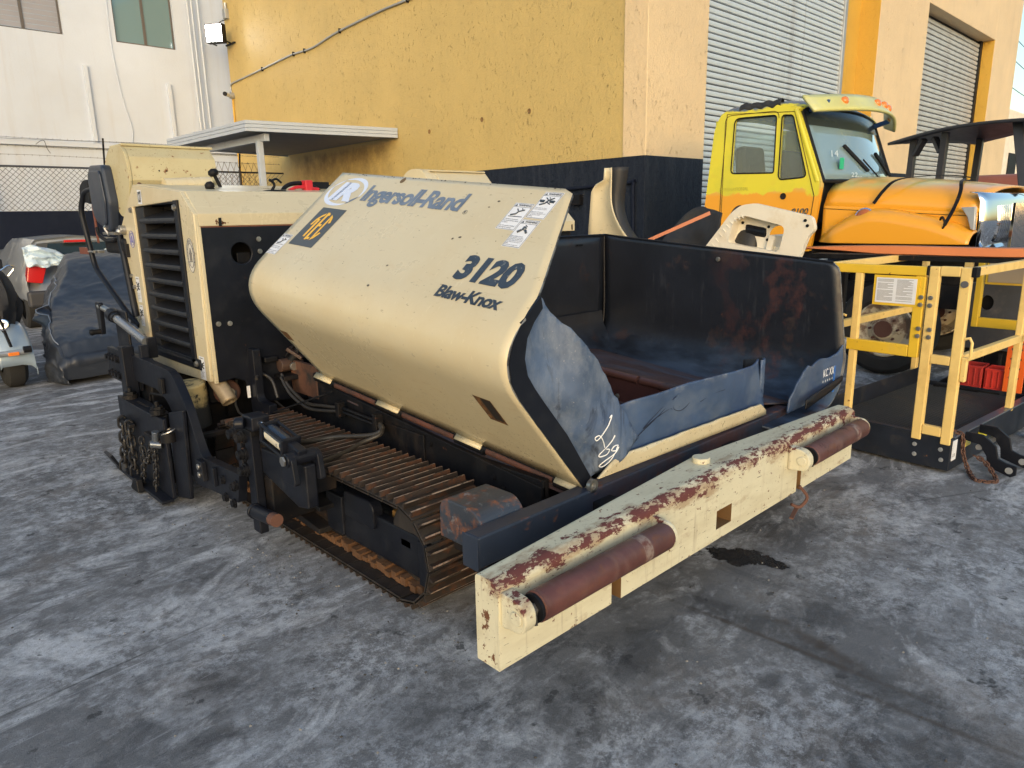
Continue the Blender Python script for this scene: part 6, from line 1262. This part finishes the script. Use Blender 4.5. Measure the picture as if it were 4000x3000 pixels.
# seat backs, mirror-like black box, levers
sbk = rounded([(6.06, 1.68), (6.42, 1.76), (6.44, 2.12), (6.40, 2.19), (6.06, 2.175), (6.0, 1.9)], [.05, .08, .06, .06, .05, .03])
MB().prism(sbk, 0, 1.62, 1.70).build('seat_back', surf('blue_black_vinyl', (.022, .030, .05), .4, bump=.1), pv, .02, seg=3); MB().prism([(6.24+(y-6.24)*.82, 1.95+(z-1.95)*.82) for y, z in sbk], 0, 1.605, 1.622).build('seat_pad', surf('blue_black_vinyl', (.022, .030, .05), .4), pv, .012)
P_('seat_base', (1.66, 5.92, 1.52), (2.1, 6.42, 1.64), BLACKD, .03); P_('seat_pedestal', (1.85, 6.0, 1.0), (2.0, 6.2, 1.52), BLACKD)
MB().prism(rounded([(6.48, 1.90), (6.78, 1.93), (6.74, 2.05), (6.62, 2.09), (6.48, 2.09)], .03), 0, 1.62, 1.74).build('lamp_box', BLACKD, pv, .01)
MB().bar((1.68, 6.5, 2.0), (1.9, 6.2, 1.85), .03, .03).build('box_arm', BLACKD, pv)
m = MB(); m.cyl((2.03, 5.0, 1.93), (1.985, 5.0, 1.99), .012); m.lathe((1.985, 5.0, 1.985), (-.5, 0, .8), [(-.03, 0), (-.02, .026), (0, .034), (.02, .026), (.03, 0)], 16); m.build('lever', BLACKD, pv, smooth=50)
m = MB(); m.cyl((2.22, 5.3, 1.90), (2.14, 5.3, 2.09), .013); m.lathe((2.14, 5.3, 2.09), (-.4, 0, .9), [(-.03, 0), (-.02, .03), (0, .038), (.02, .03), (.03, 0)], 16); m.build('lever', BLACKD, pv, smooth=50)
m = MB(); c_ = V((2.665, 5.0, 1.93)); pts = [c_ + V((.155*math.cos(a), .05*math.sin(a), .085*math.sin(a))) for a in [k*math.pi/16 for k in range(32)]]; m.tube(pts, .016, 8, closed=True); m.build('steering_wheel', BLACKD, pv, smooth=50)
P_('red_clamp', (2.685, 4.98, 1.955), (2.745, 5.05, 2.035), flat('red_paint', (.5, .02, .03), .4), .006); MB().tube([(2.56, 5.0, 1.96), (2.64, 5.0, 1.985), (2.80, 5.0, 1.97)], .012, 6, smooth=4).build('red_hub', flat('red_paint', (.5, .02, .03), .4), pv)
P_('dark_handle', (2.80, 5.1, 1.98), (2.95, 5.14, 2.03), BLACKD)
# handrails
def rail(name, pts, r=.021, mat=BLACK): return MB().tube([V(p) for p in rp_round(pts)], r, 12).build(name, mat, pv, smooth=60)
def rp_round(pts, r=.07):
    pts = [V(p) for p in pts]; out = [pts[0]]
    for i in range(1, len(pts)-1):
        p = pts[i]; a = (pts[i-1]-p); b = (pts[i+1]-p); rr = min(r, a.length*.45, b.length*.45); q0 = p + a.normalized()*rr; q1 = p + b.normalized()*rr
        for k in range(6): t = k/5; out.append(q0*(1-t)**2 + p*2*t*(1-t) + q1*t*t)
    return out + [pts[-1]]
rail('handrail', [(1.70, 6.08, 1.98), (1.66, 6.22, 2.035), (1.62, 6.62, 2.00), (1.60, 6.72, 1.86), (1.62, 6.62, 1.40), (1.66, 6.05, 1.06), (1.69, 5.90, .98)])
rail('handrail', [(1.70, 6.08, 1.98), (1.68, 6.10, 1.80), (1.67, 5.98, 1.50), (1.66, 5.86, 1.06)], .024)
m = MB(); m.box((1.63, 6.02, 1.665), (1.70, 6.30, 1.685)); m.tube([(1.64, 6.18, 1.66), (1.62, 6.20, 1.72), (1.64, 6.16, 1.74)], .010, 6, smooth=3); m.build('rail_clamp', STEEL, pv)
m = MB().box((1.62, 6.45, 1.52), (1.66, 6.62, 1.54)).cyl((1.60, 6.50, 1.53), (1.60, 6.66, 1.53), .009); m.build('rail_clamp', STEEL, pv); P_('rusty_tab', (1.60, 6.68, 1.505), (1.63, 6.95, 1.56), surf('rusty_tab', (.15, .045, .025), .7), .003)
P_('rusty_bracket', (1.615, 6.40, 1.60), (1.625, 6.44, 1.90), surf('rusty_tab', (.15, .045, .025), .7), .003)
MB().tube([(1.62, 6.40, 1.72), (1.62, 6.36, 1.66), (1.63, 6.2, 1.62), (1.65, 6.05, 1.63)], .014, 8, smooth=4).build('seat_frame_bar', BLACKD, pv)
# ---- exhaust and things under the housing
pm = MB(); pts = [V((1.735, 4.70, .86)), V((1.742, 4.66, .75)), V((1.76, 4.58, .665)), V((1.772, 4.53, .60))]
pm.tube(pts, .050, 20, smooth=4, cap=False); pm.build('exhaust_pipe', surf('sooty_exhaust', (.33, .26, .17), .5, .3, var=.3, vs=14, layers=[((.04, .035, .03), 6, .5, .7, dict(ax=[(2, .70, .60)]))]), pv, solid=.004, smooth=60)
d_ = (pts[-1]-pts[-2]).normalized(); MB().cyl(pts[-1]-d_*.06, pts[-1]-d_*.058, .046, n=20).build('pipe_bore', flat('well_black', (.006, .006, .007), .8), pv)
MB().lathe((1.84, 4.74, .63), (-.3, -1, 0), [(0, .085), (.05, .085), (.06, .075), (.06, .03), (.075, .03), (.075, .0)], 20).build('rusty_pulley', surf('rusty_hub', (.11, .05, .035), .8), pv, smooth=40)
MB().lathe((1.835, 4.665, .63), (-.3, -1, 0), [(0, .03), (.003, .03), (.003, .012), (0, .012)], 16).build('washer', surf('pale_washer', (.4, .34, .24), .6), pv)
P_('tag', (1.90, 4.54, .60), (1.92, 4.548, .68), LBLW, 0)
# transport hook bar
MB().prism(rounded([(4.47, .93), (4.57, .93), (4.57, .50), (4.52, .46), (4.36, .46), (4.30, .52), (4.30, .585), (4.40, .585), (4.47, .60)], [.01, .01, .05, .05, .06, .05, .01, .04, .06]), 0, 1.93, 1.985).build('support_hook', BLACK, pv, .004)
P_('link_plate', (2.02, 4.50, .82), (2.12, 4.55, .86), BLACKD, .01); P_('pin_bracket', (2.10, 4.40, .70), (2.24, 4.56, .73), BLACKD)
# wing lift cylinder behind
m = MB(); m.cyl((2.21, 4.50, .81), (2.36, 4.36, 1.06), .042, n=18); m.build('lift_cylinder', BLACKD, pv, .004, smooth=40)
m = MB()
for dx, dy in ((.05, 0), (-.05, 0), (0, .05), (0, -.05)): m.cyl((2.215+dx, 4.49+dy, .85), (2.34+dx, 4.37+dy, 1.05), .007, n=8)
m.build('tie_rods', BLACKD, pv); MB().bar((2.235, 4.475, .86), (2.245, 4.465, .88), .13, .12).build('cylinder_flange', surf('rusty_flange', (.06, .035, .028), .6), pv, .006)
m = MB(); m.cyl((2.12, 4.50, .79), (2.28, 4.50, .79), .045, n=20); m.build('clevis_pin', surf('rusty_flange', (.06, .035, .028), .6), pv, .004, smooth=40); MB().cyl((2.19, 4.44, .785), (2.19, 4.42, .785), .028, n=16).build('pin_end', STEEL, pv, .002)
P_('rear_rusty_plate', (2.20, 4.15, .60), (2.23, 4.5, .82), surf('rusty_plate', (.09, .04, .025), .7, var=.4, vs=8, layers=[((.02, .018, .018), 6, .45, .6, dict())]), .004)
# hoses
for pts in ([(2.10, 4.45, .72), (2.10, 4.33, .62), (2.12, 4.15, .56), (2.13, 3.95, .575), (2.14, 3.78, .60)], [(2.11, 4.46, .74), (2.12, 4.36, .65), (2.13, 4.18, .585), (2.14, 3.98, .60), (2.15, 3.78, .62)], [(1.93, 4.45, .74), (1.97, 4.50, .76), (2.02, 4.50, .74), (2.04, 4.45, .70), (2.04, 4.40, .6)]):
    MB().tube(pts, .011, 8, smooth=5).build('hydraulic_hose', HOSE, pv, smooth=60)
for z in (.60, .625): MB().cyl((2.15, 3.82, z), (2.16, 3.36, z-.02), .010, n=8).build('steel_line', BLACKD, pv, smooth=50)
for y in (3.78, 3.37): P_('hose_clamp', (2.12, y-.02, .565), (2.17, y+.02, .66), BLACKD)
MB().tube([(2.155, 3.38, .61), (2.13, 3.30, .59), (2.08, 3.34, .555), (1.95, 3.52, .535), (1.80, 3.55, .54), (1.62, 3.48, .60)], .014, 8, smooth=6).build('hydraulic_hose', HOSE, pv, smooth=60)
MB().tube([(2.15, 3.36, .60), (2.10, 3.27, .575), (1.99, 3.30, .54), (1.85, 3.25, .53), (1.62, 3.12, .56)], .013, 8, smooth=6).build('hydraulic_hose', HOSE, pv, smooth=60)
MB().cyl((2.17, 3.9, .70), (1.85, 4.5, .45), .006, n=6).build('thin_rod', BLACKD, pv)
# ---- tow arm, tow point
arm = [(5.675, .86), (5.126, .87), (4.56, .862), (4.48, .83), (4.414, .776), (4.318, .67), (4.20, .46), (4.17, .42), (4.138, .395), (3.99, .402), (3.633, .419), (3.684, .244), (4.05, .215), (4.249, .193), (4.33, .20), (4.40, .27), (4.52, .50), (4.60, .615), (4.66, .66), (4.83, .701), (5.402, .693), (5.74, .754)]
MB().prism(rounded(arm, [.01, 0, .05, .03, .03, .05, .04, .03, .04, 0, .01, .01, 0, .03, .05, .05, .06, .05, .04, .03, .03, .03], 3), 0, 1.425, 1.475).build('tow_arm', BLACK, pv, .005)
MB().prism(rounded([(5.41, .885), (5.70, .885), (5.74, .70), (5.70, .655), (5.43, .655)], .01), 0, 1.392, 1.424).build('arm_gusset', BLACK, pv, .004)
bl([(1.391, 5.66 - .075*k, .82) for k in range(4)] + [(1.391, 5.64 - .075*k, .705) for k in range(4)], (-1, 0, 0), BLACKD, r=.020, h=.030)
P_('arm_lug', (1.40, 4.64, .70), (1.424, 4.70, .80), BLACKD, .006); P_('arm_lug', (1.395, 4.095, .265), (1.424, 4.185, .385), BLACK, .004); P_('arm_lug', (1.40, 3.94, .275), (1.424, 3.97, .385), BLACK, .004)
for z in (.30, .35): m = MB(); m.cyl((1.385, 4.14, z), (1.395, 4.14, z), .018, n=14); m.build('socket_bolt', STEEL, pv, .002)
for y, z in ((3.86, .335), (3.72, .33), (3.68, .35), (3.84, .235), (3.73, .23)): m = MB(); bolt(m, (1.424, y, z), (-1, 0, 0), .022, .020); m.build('bolt', BLACKD, pv)
P_('tow_bar', (1.46, 3.515, .10), (1.51, 3.60, .665), BLACK, .006); P_('tow_bar', (1.46, 3.66, .36), (1.50, 3.71, .655), BLACK, .006); P_('tow_bar_cap', (1.455, 3.50, .655), (1.52, 3.72, .685), BLACKD)
for y, z in ((3.70, .635), (3.60, .635), (3.60, .54), (3.60, .45)):
    m = MB(); m.lathe((1.46, y, z), (-1, 0, 0), [(0, .036), (.012, .036), (.014, .030), (.026, .030), (.028, .026), (.045, .026), (.047, .014), (.040, .0)], 18); m.build('stepped_washer', BLACKD, pv, smooth=35)
m = MB(); m.cyl((1.44, 3.50, .245), (1.44, 3.30, .265), .036, n=20); m.cyl((1.44, 3.52, .245), (1.44, 3.50, .245), .042, n=20); m.build('tow_pin', BLACK, pv, .003, smooth=40); MB().cyl((1.44, 3.36, .26), (1.44, 3.25, .27), .034, n=20).build('tow_pin_end', surf('rusty_hub', (.11, .05, .035), .8), pv, smooth=40)
MB().prism([(3.50, .585), (3.085, .60), (3.02, .60), (3.02, .38), (3.12, .36), (3.50, .45)], 0, 1.50, 1.56).build('tow_plate', BLACK, pv, .008); P_('tow_plate_arm', (1.561, 3.12, .40), (1.72, 3.30, .52), BLACKD, .008)
MB().prism([(3.62, .30), (3.22, .255), (3.22, .28), (3.62, .34)], 0, 1.66, 1.76).build('lower_brace', BLACKD, pv, .004); MB().prism([(3.62, .12), (3.28, .10), (3.28, .13), (3.62, .17)], 0, 1.68, 1.76).build('lower_brace', BLACKD, pv, .004)
for z in (.2,): P_('pivot_block', (1.515, 3.45, .16), (1.76, 3.60, .42), BLACKD, .01)
# tow point cylinder
ya_, za_ = 3.52, .735; yb2, zb2 = 3.04, .650; dirc = V((0, yb2-ya_, zb2-za_)).normalized()
c0 = V((1.50, ya_, za_)); m = MB().box((1.45, 3.46, .69), (1.55, 3.58, .765)).cyl((1.44, 3.52, .73), (1.40, 3.55, .73), .032, n=18); m.build('rod_clevis', BLACK, pv, .008)
MB().cyl(c0 + dirc*.06, c0 + dirc*.15, .021, n=16).build('piston_rod', CHROME, pv, smooth=40)
cy = MB().cyl(c0 + dirc*.15, c0 + dirc*.37, .043, n=24).build('tow_cylinder', surf('gloss_navy', (.02, .03, .05), .25, bump=0), pv, smooth=40)
for a in (.15, .37): MB().bar(c0 + dirc*a, c0 + dirc*(a+.02), .105, .105).build('cylinder_head', BLACK, cy, .006)
for dx, dz in ((.043, .043), (-.043, .043), (.043, -.043), (-.043, -.043)): MB().cyl(c0 + V((dx, 0, dz)) + dirc*.14, c0 + V((dx, 0, dz)) + dirc*.40, .008, n=8).build('tie_rod', BLACK, cy, smooth=40)
m = MB(); rows = [[c0 + dirc*a + V((-.0438*math.cos(t), 0, .0438*math.sin(t))) for t in [R(-35 + 7*k) for k in range(9)]] for a in (.185, .345)]; m.grid(rows).build('cylinder_label', surf('cream_label', (.60, .56, .45), .5, bump=0), cy); 
text('label_letters', 'K', c0 + dirc*.315 + V((-.0446, 0, -.012)), dirc, (0, 0, 1), .018, .014, TXTK, cy)
m = MB().bar(c0 + dirc*.39, c0 + dirc*.50, .05, .07); m.cyl((1.42, 3.055, .64), (1.58, 3.055, .64), .034, n=20); m.build('cylinder_eye', BLACK, pv, .006)
for x in (1.43, 1.565): MB().prism(rounded([(2.99, .52), (3.12, .52), (3.10, .65), (3.055, .672), (3.01, .65)], .02), 0, x, x+.03).build('clevis_ear', BLACK, pv, .004)
MB().cyl((1.415, 3.055, .64), (1.405, 3.055, .64), .026, n=6).build('pin_nut', STEEL, pv, .002)
# ---- screed end with chains
P_('screed_body', (1.75, 4.95, .12), (4.1, 5.45, .50), BLACKD, .01); P_('screed_body', (1.5, 5.2, .3), (4.35, 5.7, .70), BLACKD, .01)
P_('end_plate', (1.36, 4.57, .03), (1.385, 5.50, .56), BLACK, .006); P_('end_plate_top', (1.325, 4.66, .565), (1.43, 5.30, .582), BLACK, .003)
for k in range(5): P_('punch_slot', (1.365, 5.06 - k*.045, .5825), (1.385, 5.085 - k*.045, .5835), flat('slot_black', (.012, .008, .006), .9), 0)
MB().prism([(4.55, .02), (5.50, .03), (5.50, .05), (4.55, .04)], 0, 1.285, 1.36).build('end_shoe', BLACK, pv, .004)
MB().add([(1.285, 4.55, .03), (1.285, 5.50, .04), (1.25, 5.52, .10), (1.25, 5.48, .10)], [(0, 1, 2, 3)]) if 0 else None
MB().prism([(1.24, .14), (1.30, .03), (1.315, .03), (1.26, .15)], 1, 5.44, 5.60).build('shoe_toe', BLACK, pv, .003)
MB().prism([(4.30, .66), (4.56, .60), (4.60, .03), (4.36, .08)], 0, 1.395, 1.42).build('strike_plate', BLACK, pv, .006)
P_('slide_column', (1.37, 5.27, .36), (1.45, 5.36, .93), BLACK, .006); P_('slide_column', (1.39, 5.24, .04), (1.43, 5.30, .56), BLACKD); P_('frame_post', (1.38, 4.66, .10), (1.42, 4.72, .56), BLACKD)
MB().prism([(5.30, .60), (5.30, .84), (5.72, .84), (5.75, .40), (5.55, .05), (5.42, .05), (5.42, .60)], 0, 1.46, 1.49).build('screed_side', BLACK, pv, .006)
for y, z in ((5.22, .60), (4.68, .595)):
    m = MB(); m.cyl((1.37, y, z-.02), (1.37, y, z+.01), .045, n=16); m.cyl((1.37, y, z+.01), (1.37, y, z+.03), .035, n=6); m.cyl((1.37, y, z+.03), (1.37, y, z+.06), .014, n=10); m.build('jack_nut', BLACKD, pv)
MB().tube([(1.40, 4.88, .40), (1.41, 4.88, .54), (1.41, 4.92, .63), (1.5, 4.95, .66)], .0, 4) if 0 else None
MB().tube(rp_round([(1.45, 5.08, .52), (1.45, 5.06, .63), (1.45, 4.80, .66), (1.45, 4.70, .665)], .04), .009, 8).build('wire_bail', BLACKD, pv, smooth=60)
CY = surf('sprayed_cream_cylinder', (.58, .44, .20), .5, var=.1, layers=[((.02, .02, .022), 14, .52, .60, dict(d=7)), ((.03, .03, .03), 4, .46, .60, dict(ax=[(2, .60, .48)], add=.35))])
MB().cyl((1.62, 4.78, .42), (1.60, 4.76, .72), .11, n=24).build('screed_cylinder', CY, pv, .01, smooth=40)
for k in range(3): MB().cyl((1.39, 5.12 - .2*k, .44), (1.39, 5.12 - .2*k, .08), .012, n=8).build('spring_rod', BLACKD, pv)
m = MB(); m.cyl((1.33, 4.64, .475), (1.33, 4.66, .40), .022, n=16); m.build('jack_sleeve', surf('worn_sleeve', (.14, .16, .19), .3, .6), pv, .003, smooth=40); m = MB(); m.cyl((1.30, 4.66, .395), (1.355, 4.62, .385), .024, n=14); m.build('jack_knuckle', surf('worn_sleeve', (.14, .16, .19), .3, .6), pv, .003, smooth=40)
m = MB(); m.tube([V((1.37 + .045*math.cos(a), 4.52 + .055*math.sin(a), .495 + .018*math.cos(a+.6))) for a in [k*math.pi/12 for k in range(24)]], .005, 6, closed=True); m.build('tube_ring', STEEL, pv); MB().lathe((1.37, 4.52, .43), (0, 0, 1), [(0, .05), (.06, .05)], 20).build('ring_tube', BLACKD, pv, smooth=50)
P_('cross_shaft', (1.44, 4.42, .42), (1.80, 4.46, .46), BLACKD, .01); P_('shaft_strap', (1.335, 4.60, .40), (1.36, 4.90, .42), BLACKD)
P_('chain_arm', (1.31, 5.12, .40), (1.35, 5.38, .425), BLACKD, .005)
CHM = surf('black_chain', (.020, .020, .022), .45, var=.3, layers=[((.09, .06, .04), 20, .55, .65, dict(amt=.6))])
chain('c', [(1.325, 5.34, .40), (1.32, 5.36, .22), (1.30, 5.40, .03)], CHM, pv, .0085, .075, .045); chain('c', [(1.325, 5.18, .40), (1.325, 5.19, .2), (1.32, 5.20, .07)], CHM, pv, .0085, .075, .045)
chain('c', [(1.32, 4.92, .36), (1.318, 4.94, .2), (1.30, 4.98, .02), (1.27, 5.02, .012)], CHM, pv, .006, .045, .028); chain('c', [(1.33, 4.70, .35), (1.33, 4.73, .2), (1.325, 4.78, .045)], CHM, pv, .006, .045, .028); chain('c', [(1.325, 4.74, .37), (1.31, 4.78, .28), (1.32, 4.86, .22), (1.318, 4.90, .33)], CHM, pv, .006, .045, .028)
MB().prism(rounded([(4.92, .10), (4.97, .10), (5.06, .02), (5.04, .008), (4.90, .01)], .012), 0, 1.25, 1.29).build('chain_hook', BLACKD, pv, .006)
# ---- crank tube and bracket at the screed rear
m = MB(); m.cyl((1.50, 5.80, 1.075), (1.52, 5.22, .955), .031, n=20); m.build('depth_screw_tube', surf('satin_steel', (.30, .32, .35), .28, .7, layers=[((.03, .03, .035), 5, .6, .72, dict())]), pv, smooth=40)
MB().lathe((1.50, 5.79, 1.073), (0, .97, .2), [(-.03, .033), (-.03, .038), (.02, .038), (.02, .046), (.05, .050), (.09, .050), (.09, .02), (.2, .02)], 20).build('screw_collar', BLACK, pv, smooth=40)
MB().prism(rounded([(5.78, 1.16), (6.12, 1.10), (6.10, .98), (5.84, .99)], .03), 0, 1.49, 1.50) if 0 else None
pl = rounded([(6.14, 1.17), (6.02, 1.17), (6.06, .92), (6.13, .92)], .03)
MB().prism(pl, 0, 1.46, 1.49).build('crank_arm', BLACK, pv, .005); MB().cyl((1.475, 6.08, 1.14), (1.50, 5.95, 1.11), .022, n=14).build('crank_shaft', STEEL, pv, smooth=40); MB().lathe((1.47, 6.09, .945), (-1, 0, 0), [(0, .022), (.05, .02), (.07, .026), (.085, .02), (.09, 0)], 16).build('crank_knob', BLACKD, pv, smooth=50)
P_('bracket_plate', (1.52, 5.62, .70), (1.54, 5.90, 1.13), BLACK, .01); P_('bracket_post', (1.52, 5.20, .84), (1.58, 5.26, .98), BLACK); P_('bracket_post', (1.44, 5.10, .855), (1.49, 5.14, .95), BLACK)

# extra loose wiring & dirt under housing
for k in range(4): MB().tube([(1.9+.1*k, 4.7, .70), (1.85+.12*k, 4.6, .50+.03*k), (2.0+.1*k, 4.4, .40)], .008, 6, smooth=4).build('hydraulic_hose', HOSE, pv)
